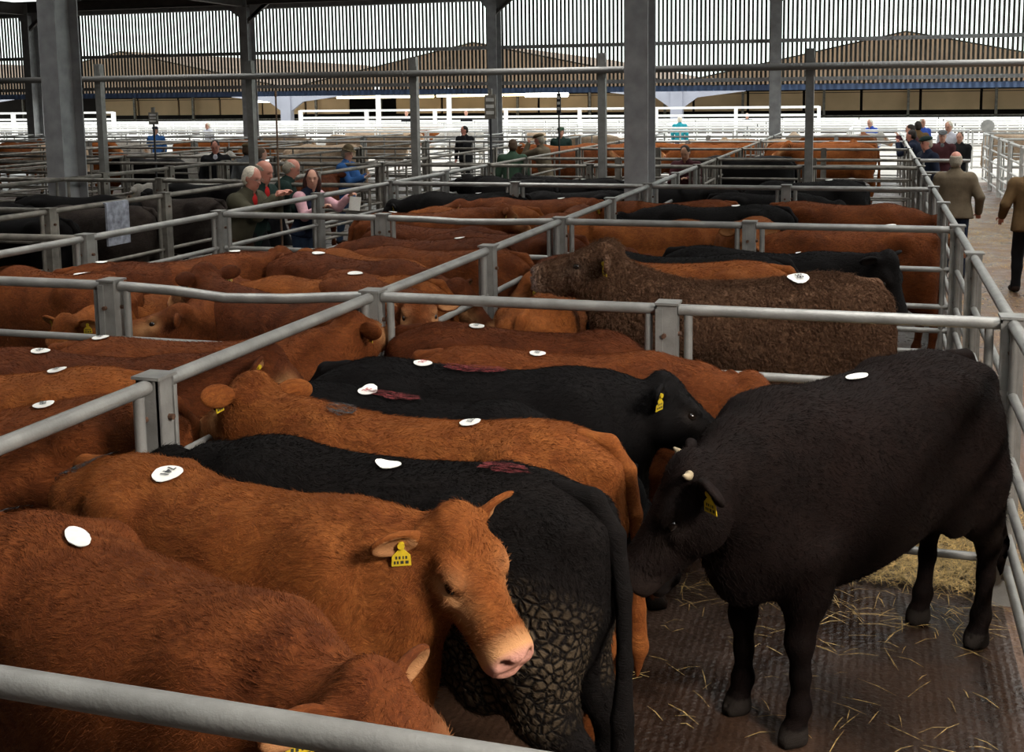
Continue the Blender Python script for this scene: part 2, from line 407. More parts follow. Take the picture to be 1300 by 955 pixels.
for ki in range(5):
    for j, x in enumerate(crosspos):
        if ki == 0 and j in (0, 1, 3): continue
        nm = ['on the left fence', 'between left and middle fences', 'on the middle fence', 'between middle and gangway fences', 'on the gangway fence'][j]
        post(x, K[ki], 'square post %s, cross fence %s' % (nm, kname[ki]), mat='galv' if ki < 4 else 'galv_worn')
def run(x, ys, nm, skip_posts, mat='galv', rails=RAILS):
    for i in range(len(ys) - 1):
        panel((x, ys[i], 0), (x, ys[i + 1], 0), '%s hurdle of the %s' % (ordn[i], nm), mat=mat, rails=rails)
    for i, y in enumerate(ys):
        if not any(abs(y - q) < 0.06 for q in skip_posts): post(x, y, '%s post of the %s' % (ordn[i], nm), mat=mat)
run(XM, [1.66, 3.71, 5.72, 7.69, 9.65, 11.65, 13.70, 15.7, 17.65], 'long middle fence between red and black cattle', K[:5])
run(XR, [1.66, 3.8, 5.72, 8.0, 9.65, 11.7, 13.70, 15.7, 17.65, 19.75], 'gangway fence on the right', K[:5], mat='galv')
run(XL1, [3.7, 5.72, 7.69, 9.65, 11.7, 13.70, 15.7, 17.65], 'long left fence the visitors lean on', K[:5])
run(XL05, [3.7, 5.6, 7.6, 9.55, 11.5, 13.3, 15.3, 17.65], 'fence on the far side of the left alley', [], mat='galv_worn')
run(XL0, [8.3, 10.3, 12.28, 14.6, 16.3, 18.0], 'fence in front of the big left column', [], mat='galv_worn')
for y in (5.72, 9.65, 13.7, 17.65): post(-9.7, y, 'weathered post in the middle of a dark-cattle pen on the left', 'mid posts of the dark left pens', mat='galv_worn')
for i_, y in enumerate((5.72, 9.65, 13.7, 17.65)):
    panel((XL0, y, 0), (-9.7, y, 0), '%s outer cross hurdle of the dark cattle pens on the left' % ordn[i_], mat='galv_worn')
    panel((-9.7, y, 0), (XL05, y, 0), '%s cross hurdle joining the left alley fence' % ordn[i_], mat='galv_worn')
# far pens under the roof
g1 = 'hurdles of the far pens under the roof'; l1 = 'grey tubular hurdle in the far rows of pens under the roof'
g2 = 'posts of the far pens under the roof'; l2 = 'grey post in the far rows of pens under the roof'
xs = [XR, XM, XL1, XL05, XL0, -14.8, -18.3, -21.8, -25.3, -28.8, -32.3]
for y in K[5:]:
    for i in range(len(xs) - 1):
        if xs[i] == XL1: continue
        panel((xs[i + 1], y, 0), (xs[i], y, 0), l1, g1, 'galv_worn' if y < 26 else 'galv', simple=True, r=.024)
    for x in xs: post(x, y, l2, g2, 'galv_worn' if y < 26 else 'galv', detail=False)
    for x in (-1.02, -4.43): post(x, y, l2, g2, 'galv_worn' if y < 26 else 'galv', detail=False)
for y in K[2:5]:
    for i in range(4, len(xs) - 1):
        if xs[i] < -1.75 * y: continue
        panel((xs[i + 1], y, 0), (xs[i], y, 0), l1, g1, 'galv_worn', simple=True, r=.024)
        post(xs[i + 1], y, l2, g2, 'galv_worn', detail=False)
for x in xs[:]:
    ys = [17.65] + K[5:] + [34.0]
    if x < XL0: ys = K[2:5] + ys[1:]
    for i in range(len(ys) - 1):
        if x == XR and i == 0: continue
        if x < -1.2 * ys[i + 1]: continue
        m_ = 'galv_worn' if ys[i] < 26 and x < XR else ('galv' if x < XR else 'galv_bright')
        panel((x, ys[i], 0), (x, ys[i + 1], 0), l1, g1, m_, simple=True, r=.024)
# open yard pens in full daylight
g3 = 'bright hurdles of the open yard pens'; l3 = 'sunlit pale hurdle of the open yard pens beyond the slatted wall'
R4 = [0.3, 0.62, 0.95, 1.40]
for y in (36.0, 39.5, 43.0, 46.5, 50.5, 54.5):
    x = 13.2
    while x > -0.98 * y:
        panel((x - 3.5, y, 0), (x, y, 0), l3, g3, 'white_paint', R4, .035, simple=True, inset=.02); x -= 3.5  # galvanised hurdles; the white colour stands in for overexposing daylight
for y in (39.5, 46.5):
    x = 13.2
    while x > -0.98 * y:
        panel((x, y - 3.5, 0), (x, y, 0), l3, g3, 'white_paint', R4, .035, simple=True, inset=.02); x -= 7.0
# right hand fence of the gangway and the pens behind it
XRR = 2.85
R5 = [0.18, 0.45, 0.75, 1.05, 1.40]
ys = [20.2, 22.4, 24.6, 26.8, 29.0, 31.2, 33.4]
for i in range(6):
    panel((XRR, ys[i], 0), (XRR, ys[i + 1], 0), 'tall five-bar hurdle right of the gangway, ' + ordn[i], None, 'galv_bright', R5, .028)
    post(XRR, ys[i], 'post on the right side of the gangway, ' + ordn[i], mat='galv_bright')
for y in (24.6, 29.0, 33.4):
    for x in (XRR, 6.35): panel((x, y, 0), (x + 3.5, y, 0), 'pale hurdle of the pens right of the gangway', 'hurdles right of the gangway', 'galv_bright', R5, .028, simple=True)
panel((XR, 19.75, 0), (1.55, 19.75, 0), 'short grey gate standing open into the gangway beside the man in the navy cap', None, 'galv', [0.3, .6, .9, 1.2, 1.4])
# odd small gates and bars in the alley on the left
panel((XL1, 13.3, 0), (XL05, 13.3, 0), 'gate across the alley behind the woman in pink sleeves', None, 'galv_worn', RAILS)
panel((XL1, 17.65, 0), (XL05, 17.65, 0), 'gate across the far end of the left alley', None, 'galv_worn', RAILS)
panel((XL1, 7.69, 0), (XL05, 7.6, 0), 'gate across the near end of the left alley', None, 'galv_worn', RAILS)
# a high handrail on tall posts across the mart
hx = [-23.2, -20.0, -16.75, -13.6, -10.5, -7.42, -4.2, -0.98, 2.3, 5.6]
for i, x in enumerate(hx):
    if x < 1:
        mb = MB(); mb.box(-.06, .06, -.06, .06, 0, 3.2); mb.box(-.03, .08, -.08, -.06, 2.8, 3.05)
        o = mb.build('tall_post', M['galv'], None, (x, 17.55, 0)); prop(o, 'tall square steel post carrying the high rail, %s from the left' % ('first', 'second', 'third', 'fourth', 'fifth', 'sixth', 'seventh', 'eighth')[i], 'post')
mb = MB(); mb.tube((-24, 17.45, 2.93), (9, 17.45, 2.93), .055, 12)
prop(mb.build('high_rail', plain('smooth_galvanised_tube', (.26, .255, .245), .45, .3)), 'long high steel tube running across the mart above the pens', 'rail')
# raised walkway rails in the open yard
mb = MB()
for x0, x1 in ((-27.2, -2.4), (-60, -38)):
    for z in (1.66, 2.0): mb.box(x0, x1, 49.95, 50.05, z - .05, z + .05)
    x = x0
    while x <= x1 + .01: mb.box(x - .07, x + .07, 49.9, 50.1, 0, 2.03); x += (x1 - x0) / 7
prop(mb.build('walkway_railing', M['white_paint']), 'bright white two-rail walkway railing in the open yard', 'railing')
for x, z1, lab in ((-22.8, 3.0, 'white lamp post left of the far column'), (-19.2, 2.9, 'white lamp post just left of the far column')):
    mb = MB(); mb.box(-.09, .09, -.09, .09, 0, z1); mb.box(-.14, .14, -.14, .14, z1, z1 + .12)
    prop(mb.build('lamp_post', M['white_paint'], None, (x, 49.5, 0)), lab, 'lamp post')
# number boards on poles
def board(px, py, Y, w, h, lab):
    X = at(px, 400, 0).x / at(px, 400, 0).y * Y
    z = CAMH + (126 - py) * (Y * .96 + .28 * -X) / FOC
    o = empty('pole_sign', (X, Y, 0), label=lab, cat='sign')
    mb = MB(); mb.tube((0, 0, 0), (0, 0, z - h / 2), .02, 8); mb.build('pole', M['black_plastic'], o)
    mb = MB(); mb.box(-w / 2, w / 2, -.02, .02, z - h / 2, z + h / 2); mb.box(-w / 6, w / 6, -.02, .02, z + h / 2, z + h / 2 + w * .5)
    b_ = mb.build('board', M['galv_worn'] if w > .1 else M['black_plastic'], o)
    mb = MB()
    for k in range(3): mb.box(-w * .36, w * .36, -.026, -.02, z - h * .32 + k * h * .27, z - h * .32 + k * h * .27 + h * .14)
    mb.build('marking', M['galv_bright'], b_)
board(208, 146, 19.6, .20, .24, 'small dark number board on a pole left of the tall post')
board(627, 136, 17.9, .19, .40, 'narrow dark number board on a pole left of the man in the flat cap')
board(712, 133, 24.0, .09, .45, 'thin dark sign on a pole right of the man in the flat cap')
# loose bits
mb = MB(); mb.box(-.19, .19, -.012, .012, -.42, .05); mb.box(-.19, .19, .0, .05, .04, .06)
o = mb.build('metal_plate', plain('scuffed_pale_blue_plate', (.34, .36, .42), .5, .2, .5, 14), None, (XL05 + .06, 10.55, 1.36), (0, 0, R(90))); prop(o, 'scuffed pale blue metal plate hung on the left alley fence', 'metal plate')
mb = MB(); mb.box(-.09, .09, -.008, .008, -.04, .04); mb.box(-.09, -.08, -.012, .012, -.045, .045); mb.box(.08, .09, -.012, .012, -.045, .045)
p = at(515, 255, 1.0); o = mb.build('yellow_plate', M['tag'], None, (XL1 + .034, 14.1, 1.10), (0, 0, R(90))); prop(o, 'small yellow plate on the fence behind the red cattle', 'sign')
mb = MB(); mb.tube((0, -.03, 0), (0, .03, 0), .19, 24); mb.tube((0, -.045, 0), (0, -.03, 0), .10, 20); mb.box(-.025, .025, 0, .03, -1.55, -.15)
o = mb.build('round_disc', M['galv_bright'], None, (3.1, 35.2, 1.55)); prop(o, 'round white disc on a stem in the yard beyond the gangway', 'sign')

# ------------------------------------------------------------------ straw
def straw(name, label, spots, n, z=0.0, seed=3):
    rnd = random.Random(seed); vs = []; fs = []
    for k in range(n):
        x0, x1, y0, y1, dens = spots[k % len(spots)]
        x = rnd.uniform(x0, x1); y = rnd.uniform(y0, y1)
        a = rnd.uniform(0, math.pi); L = rnd.uniform(.03, .10); w = rnd.uniform(.001, .0022)
        dx, dy = math.cos(a) * L, math.sin(a) * L; nx, ny = -math.sin(a) * w, math.cos(a) * w
        za = z + rnd.uniform(.003, dens); zb = z + rnd.uniform(.003, dens); zm = max(za, zb) + rnd.uniform(0, .012)
        b = len(vs)
        vs += [(x - dx, y - dy, za), (x - dx + nx, y - dy + ny, za), (x + nx * 1.5, y + ny * 1.5, zm), (x - nx, y - ny, zm), (x + dx, y + dy, zb), (x + dx + nx, y + dy + ny, zb)]
        fs += [(b, b + 1, b + 2, b + 3), (b + 3, b + 2, b + 5, b + 4)]
    me = bpy.data.meshes.new(name); me.from_pydata(vs, [], fs); me.update()
    o = link(name, me, M['straw']); prop(o, label, 'straw', None, 'stuff'); return o
straw('straw', 'loose golden straw behind the big black bullock, second row of pens', [(-.75, .6, 5.75, 7.9, .05)], 14000, seed=3)
straw('straw', 'thin scatter of straw on the nearest pen floor', [(-.9, .6, 5.2, 5.7, .012), (-1.0, .5, 4.2, 5.4, .006), (-.9, .6, 5.3, 5.75, .02)], 260, seed=4)
straw('straw', 'straw trodden along the gangway by the two men', [(.75, 2.8, 9, 16, .01), (.75, 2.8, 16, 28, .015), (.8, 2.8, 17, 22, .03), (1.2, 2.8, 20, 27, .03)], 9000, seed=5)
straw('straw', 'straw strip outside the gangway fence on the right', [(.72, 1.4, 4.5, 7.5, .03)], 2500, seed=6)
# ================================================================== smooth solid modelling (distance field -> one continuous mesh)
class SDF:
    def __init__(self, lo, hi, h):
        self.lo = np.array(lo, np.float32); self.h = h
        self.n = np.ceil((np.array(hi) - np.array(lo)) / h).astype(int) + 1
        self.D = np.full(self.n, 1.0, np.float32)
        self.ax = [self.lo[i] + h * np.arange(self.n[i], dtype=np.float32) for i in range(3)]
    def _sl(self, lo, hi):
        s = []
        for i in range(3):
            a = max(0, int((lo[i] - self.lo[i]) / self.h) - 1); b = min(self.n[i], int((hi[i] - self.lo[i]) / self.h) + 3)
            if b <= a: return None
            s.append(slice(a, b))
        return tuple(s)
    def _pts(self, s):
        return np.meshgrid(self.ax[0][s[0]], self.ax[1][s[1]], self.ax[2][s[2]], indexing='ij')
    def _mix(self, s, d, k, sub):
        D = self.D[s]
        if sub:
            d = -d; hh = np.clip(.5 - .5 * (D - d) / k, 0, 1); self.D[s] = D + (d - D) * hh + k * hh * (1 - hh)
        else:
            hh = np.clip(.5 + .5 * (D - d) / k, 0, 1); self.D[s] = D + (d - D) * hh - k * hh * (1 - hh)
    def cap(self, a, b, ra, rb, k=.03, sub=False):
        a = np.array(a, float); b = np.array(b, float); m = max(ra, rb) + k + .01
        s = self._sl(np.minimum(a, b) - m, np.maximum(a, b) + m)
        if s is None: return self
        x, y, z = self._pts(s); d = b - a; L2 = max(1e-9, float(d @ d))
        t = np.clip(((x - a[0]) * d[0] + (y - a[1]) * d[1] + (z - a[2]) * d[2]) / L2, 0, 1)
        q = np.sqrt((x - a[0] - t * d[0]) ** 2 + (y - a[1] - t * d[1]) ** 2 + (z - a[2] - t * d[2]) ** 2) - (ra + (rb - ra) * t)
        self._mix(s, q, k, sub); return self
    def chain(self, pts, rs, k=.03):
        for i in range(len(pts) - 1): self.cap(pts[i], pts[i + 1], rs[i], rs[i + 1], k)
        return self
    def ell(self, c, r, rot=None, k=.03, sub=False):
        c = np.array(c, float); r = np.array(r, float); m = float(max(r)) + k + .01
        s = self._sl(c - m, c + m)
        if s is None: return self
        x, y, z = self._pts(s); x = x - c[0]; y = y - c[1]; z = z - c[2]
        if rot is not None:
            rot = np.array(rot); x, y, z = (x * rot[0][i] + y * rot[1][i] + z * rot[2][i] for i in range(3))
        q = np.sqrt((x / r[0]) ** 2 + (y / r[1]) ** 2 + (z / r[2]) ** 2)
        g = np.sqrt((x / r[0] ** 2) ** 2 + (y / r[1] ** 2) ** 2 + (z / r[2] ** 2) ** 2) + 1e-6
        self._mix(s, (q * (q - 1) / g).astype(np.float32), k, sub); return self
    def sweep(self, o, F, st, n=2.2, k=.04):
        """st rows: t, up, down, half width; along F columns = forward, left, up"""
        o = np.array(o, float); F = np.array(F, float); st = np.array(st, float)
        t0, t1 = st[0, 0], st[-1, 0]; m = st[:, 1:].max() + k + .01
        P0 = o + F[:, 0] * t0; P1 = o + F[:, 0] * t1
        s = self._sl(np.minimum(P0, P1) - m, np.maximum(P0, P1) + m)
        if s is None: return self
        x, y, z = self._pts(s); x = x - o[0]; y = y - o[1]; z = z - o[2]
        t = x * F[0, 0] + y * F[1, 0] + z * F[2, 0]; v = x * F[0, 1] + y * F[1, 1] + z * F[2, 1]; w = x * F[0, 2] + y * F[1, 2] + z * F[2, 2]
        tt = np.linspace(t0, t1, 96)
        def sm(c):      # smooth interpolation of the stations
            u = np.interp(tt, st[:, 0], st[:, c]); kk = np.array([1, 2, 3, 2, 1.]) / 9
            u = np.convolve(np.pad(u, 2, 'edge'), kk, 'valid'); u = np.convolve(np.pad(u, 2, 'edge'), kk, 'valid'); return u
        tc_ = np.clip(t, t0, t1); shp = tc_.shape; tf = tc_.ravel()
        up = np.interp(tf, tt, sm(1)).reshape(shp); dn = np.interp(tf, tt, sm(2)).reshape(shp); hw = np.interp(tf, tt, sm(3)).reshape(shp)
        zc = (up - dn) / 2; hz = (up + dn) / 2
        q = (np.abs(v / hw) ** n + np.abs((w - zc) / hz) ** n) ** (1.0 / n)
        d = (q - 1) * np.minimum(hw, hz)
        dax = np.maximum(np.maximum(t0 - t, t - t1), 0)
        d = np.where(dax > 0, np.sqrt(np.maximum(d, 0) ** 2 + dax ** 2) + np.minimum(d, 0) * 0, d)
        self._mix(s, d.astype(np.float32), k, False); return self
    def mesh(self, name):
        D = self.D; h = self.h
        neg = D < 0
        c = np.zeros(tuple(np.array(D.shape) - 1), np.int8)
        for i in (0, 1):
            for j in (0, 1):
                for k in (0, 1):
                    c += neg[i:D.shape[0] - 1 + i, j:D.shape[1] - 1 + j, k:D.shape[2] - 1 + k]
        act = np.argwhere((c > 0) & (c < 8)); idx = np.full(c.shape, -1, np.int32); idx[tuple(act.T)] = np.arange(len(act))
        cor = [(i, j, k) for i in (0, 1) for j in (0, 1) for k in (0, 1)]
        V = {q: D[act[:, 0] + q[0], act[:, 1] + q[1], act[:, 2] + q[2]] for q in cor}
        acc = np.zeros((len(act), 3)); cnt = np.zeros(len(act))
        for a in cor:
            for ax in range(3):
                if a[ax] == 0:
                    b = list(a); b[ax] = 1; b = tuple(b)
                    m = (V[a] < 0) != (V[b] < 0); den = V[a] - V[b]; den = np.where(np.abs(den) < 1e-9, 1e-9, den)
                    t = np.clip(V[a] / den, 0, 1)
                    p = np.tile(np.array(a, float), (len(act), 1)); p[:, ax] += t
                    acc[m] += p[m]; cnt[m] += 1
        vs = self.lo + h * (act + acc / cnt[:, None])
        qs = []
        for ax in range(3):
            o1, o2 = [(1, 2), (2, 0), (0, 1)][ax]
            A = neg; sl0 = [slice(None)] * 3; sl1 = [slice(None)] * 3; sl0[ax] = slice(0, -1); sl1[ax] = slice(1, None)
            d0 = A[tuple(sl0)]; d1 = A[tuple(sl1)]; e = np.argwhere(d0 != d1)
            e = e[(e[:, o1] > 0) & (e[:, o2] > 0) & (e[:, o1] < D.shape[o1] - 1) & (e[:, o2] < D.shape[o2] - 1)]
            def g(a, b):
                q = e.copy(); q[:, o1] -= a; q[:, o2] -= b; return idx[tuple(q.T)]
            quad = np.stack([g(1, 1), g(0, 1), g(0, 0), g(1, 0)], 1)
            flip = ~d0[tuple(e.T)]; quad[flip] = quad[flip][:, ::-1]; qs.append(quad)
        q = np.concatenate(qs); q = q[(q >= 0).all(1)]
        # a light smoothing pass
        for it in range(2):
            acc = np.zeros_like(vs); cn = np.zeros(len(vs))
            for a, b in ((0, 1), (1, 2), (2, 3), (3, 0)):
                np.add.at(acc, q[:, a], vs[q[:, b]]); np.add.at(cn, q[:, a], 1); np.add.at(acc, q[:, b], vs[q[:, a]]); np.add.at(cn, q[:, b], 1)
            vs = vs * .5 + .5 * acc / np.maximum(cn, 1)[:, None]
        me = bpy.data.meshes.new(name)
        me.vertices.add(len(vs)); me.vertices.foreach_set('co', vs.astype(np.float32).ravel())
        me.loops.add(len(q) * 4); me.loops.foreach_set('vertex_index', q.astype(np.int32).ravel())
        me.polygons.add(len(q)); me.polygons.foreach_set('loop_start', np.arange(len(q), dtype=np.int32) * 4)
        me.polygons.foreach_set('loop_total', np.full(len(q), 4, np.int32)); me.polygons.foreach_set('use_smooth', np.ones(len(q), bool))
        me.update(calc_edges=True); me.validate()
        return me, vs
def paint(me, name, rgba):
    a = me.color_attributes.new(name, 'FLOAT_COLOR', 'POINT'); a.data.foreach_set('color', np.asarray(rgba, np.float32).ravel())
def frame(yaw, pitch, roll=0.0):
    """columns forward, left, up"""
    m = Matrix.Rotation(R(yaw), 3, 'Z') @ Matrix.Rotation(R(-pitch), 3, 'Y') @ Matrix.Rotation(R(roll), 3, 'X')
    return np.array(m)
# ================================================================== cattle
def coat(name, base, dark, pale, rough=.75, hair=.5, curly=0.0, sheen=.10, patch=None, clump=None, muzzle=(.52, .25, .19), cream=(.50, .25, .11)):
    """hair coat: pigment variation, painted shade between hairs and bright tips, pale muzzle / eye ring (mask R), dark hoof, nostril and eye rim (mask G); fine hair relief"""
    m, n, b = new_mat(name); N = n.nodes.new; Lk = n.links.new
    t = N('ShaderNodeTexCoord')
    def noise(scale, det, vec, rgh=.6, dist=0):
        q = N('ShaderNodeTexNoise'); q.inputs['Scale'].default_value = scale; q.inputs['Detail'].default_value = det
        q.inputs['Roughness'].default_value = rgh; q.inputs['Distortion'].default_value = dist; Lk(vec, q.inputs['Vector']); return q.outputs['Fac']
    def mapr(v, a, b_, lo=0., hi=1.):
        q = N('ShaderNodeMapRange'); q.inputs['From Min'].default_value = a; q.inputs['From Max'].default_value = b_
        q.inputs['To Min'].default_value = lo; q.inputs['To Max'].default_value = hi; q.clamp = True; Lk(v, q.inputs['Value']); return q.outputs[0]
    def mix(f, a, c):
        q = N('ShaderNodeMix'); q.data_type = 'RGBA'
        if isinstance(f, float): q.inputs[0].default_value = f
        else: Lk(f, q.inputs[0])
        for s_, v in ((6, a), (7, c)):
            if isinstance(v, tuple): q.inputs[s_].default_value = tuple(v) + (1,)
            else: Lk(v, q.inputs[s_])
        return q.outputs[2]
    inf = N('ShaderNodeObjectInfo')
    off = N('ShaderNodeVectorMath'); off.operation = 'MULTIPLY_ADD'; Lk(inf.outputs['Random'], off.inputs[0]); off.inputs[1].default_value = (7, 3, 5); Lk(t.outputs['Object'], off.inputs[2])
    P = off.outputs[0]
    # hair lies back and down along the body
    mp = N('ShaderNodeMapping'); mp.inputs['Rotation'].default_value = (0, R(28), 0); mp.inputs['Scale'].default_value = (9, 62, 62); 
    wv = N('ShaderNodeTexNoise'); wv.inputs['Scale'].default_value = 5; wv.inputs['Detail'].default_value = 2; Lk(P, wv.inputs['Vector'])
    wa = N('ShaderNodeVectorMath'); wa.operation = 'MULTIPLY_ADD'; Lk(wv.outputs['Color'], wa.inputs[0]); wa.inputs[1].default_value = (.22, .22, .22); Lk(P, wa.inputs[2])
    Lk(wa.outputs[0], mp.inputs['Vector'])
    hr = noise(1.0, 8, mp.outputs[0], .72)
    mp2 = N('ShaderNodeMapping'); mp2.inputs['Rotation'].default_value = (0, R(35), 0); mp2.inputs['Scale'].default_value = (30, 190, 190); Lk(wa.outputs[0], mp2.inputs['Vector'])
    hr2 = noise(1.0, 4, mp2.outputs[0], .7)
    big = noise(2.4, 5, P, .6); mid = noise(9, 6, P, .65, .6)
    c = mix(mapr(big, .35, .68), tuple(dark), tuple(base))
    c = mix(mapr(mid, .42, .75, 0, .55), c, tuple(pale))
    c = mix(mapr(hr, .30, .62, .65, 0), c, tuple(x * .35 for x in dark))  # shade between hairs painted into the colour, following the relief
    c = mix(mapr(hr2, .55, .8, 0, .5), c, tuple(min(1, x * 1.5) for x in pale))  # bright hair tips painted in
    at_ = N('ShaderNodeAttribute'); at_.attribute_name = 'mask'
    sp = N('ShaderNodeSeparateColor'); Lk(at_.outputs['Color'], sp.inputs[0])
    c = mix(mapr(sp.outputs[0], 0, .5), c, tuple(cream)); c = mix(mapr(sp.outputs[0], .55, 1.0), c, tuple(muzzle)); c = mix(sp.outputs[1], c, (.022, .017, .014))
    if clump:       # dried muck clods stuck in the coat over thigh and flank
        vo = N('ShaderNodeTexVoronoi'); vo.inputs['Scale'].default_value = 33; vo.feature = 'DISTANCE_TO_EDGE'
        wob = N('ShaderNodeVectorMath'); wob.operation = 'MULTIPLY_ADD'; Lk(wv.outputs['Color'], wob.inputs[0]); wob.inputs[1].default_value = (.09, .09, .09); Lk(t.outputs['Object'], wob.inputs[2])
        Lk(wob.outputs[0], vo.inputs['Vector'])
        cl = N('ShaderNodeMath'); cl.operation = 'MULTIPLY'; Lk(mapr(vo.outputs['Distance'], .05, .24), cl.inputs[0]); Lk(sp.outputs[2], cl.inputs[1])
        c = mix(cl.outputs[0], c, tuple(clump))
    Lk(c, b.inputs['Base Color'])
    b.inputs['Roughness'].default_value = rough; b.inputs['Specular IOR Level'].default_value = .10
    b.inputs['Sheen Weight'].default_value = sheen; b.inputs['Sheen Roughness'].default_value = .45
    b.inputs['Sheen Tint'].default_value = tuple(min(1, x * 2.0 + .03) for x in pale) + (1,)
    hh = N('ShaderNodeMath'); hh.operation = 'MULTIPLY_ADD'; Lk(hr, hh.inputs[0]); hh.inputs[1].default_value = 1.6; Lk(hr2, hh.inputs[2])
    hm = N('ShaderNodeMath'); hm.operation = 'MULTIPLY_ADD'; Lk(mid, hm.inputs[0]); hm.inputs[1].default_value = 0.9; Lk(hh.outputs[0], hm.inputs[2])
    last = hm.outputs[0]
    if curly:
        vo2 = N('ShaderNodeTexVoronoi'); vo2.inputs['Scale'].default_value = 38; Lk(wa.outputs[0], vo2.inputs['Vector'])
        hc = N('ShaderNodeMath'); hc.operation = 'MULTIPLY_ADD'; Lk(vo2.outputs['Distance'], hc.inputs[0]); hc.inputs[1].default_value = -4 * curly; Lk(last, hc.inputs[2]); last = hc.outputs[0]
    if clump:
        h2 = N('ShaderNodeMath'); h2.operation = 'MULTIPLY_ADD'; Lk(cl.outputs[0], h2.inputs[0]); h2.inputs[1].default_value = 3.0; Lk(last, h2.inputs[2]); last = h2.outputs[0]
    bp = N('ShaderNodeBump'); bp.inputs['Strength'].default_value = hair; bp.inputs['Distance'].default_value = .012
    Lk(last, bp.inputs['Height']); Lk(bp.outputs[0], b.inputs['Normal'])
    return m
COAT = {
    'red':    coat('chestnut_hair', (.155, .040, .0100), (.070, .0165, .0045), (.26, .080, .020)),
    'dark':   coat('dark_red_hair', (.105, .0255, .0072), (.045, .0105, .0034), (.18, .052, .014)),
    'orange': coat('bright_orange_brown_hair', (.235, .067, .0140), (.120, .030, .0070), (.36, .125, .030)),
    'black':  coat('black_hair', (.0042, .0032, .0032), (.0022, .0018, .0018), (.0085, .0062, .006), hair=.4, sheen=.0, muzzle=(.02, .015, .014), cream=(.012, .009, .008)),
    'brownblack': coat('brown_black_hair', (.0080, .0036, .0028), (.0038, .0020, .0016), (.014, .0065, .0046), hair=.4, sheen=.0, muzzle=(.035, .022, .018), cream=(.016, .010, .008)),
    'mucky':  coat('black_hair_with_dried_muck', (.0060, .0040, .0036), (.003, .0023, .0021), (.010, .007, .006), hair=.6, sheen=.0, clump=(.085, .060, .036), muzzle=(.02, .015, .014), cream=(.012, .009, .008)),
    'curly':  coat('curly_grey_brown_hair', (.165, .082, .045), (.085, .040, .022), (.27, .150, .090), hair=.9, curly=1.0, muzzle=(.24, .17, .15), cream=(.21, .13, .09)),
    'cream':  coat('cream_hair', (.55, .40, .27), (.38, .26, .17), (.66, .52, .38)),
    'grey':   coat('dark_grey_brown_hair', (.055, .042, .035), (.028, .02, .018), (.10, .08, .065), muzzle=(.05, .04, .035), cream=(.09, .07, .06)),
    'pied':   coat('white_hair', (.60, .56, .50), (.40, .37, .33), (.72, .68, .60)),
}
COAT_EAR = COAT
N0 = np.array((.53, 0, 1.03))
HS = .88          # head size against the trunk
def cow_pose(ny, np_, hy, hp, roll=0, L=.5):
    """neck yaw / pitch, head yaw / pitch (down positive), all relative to the trunk"""
    a = frame(ny * .55, np_ * .7)[:, 0]; bdir = frame(ny, np_)[:, 0]
    mid = N0 + a * L * .52; poll = mid + bdir * L * .48
    return mid, poll, frame(hy, -hp, roll)
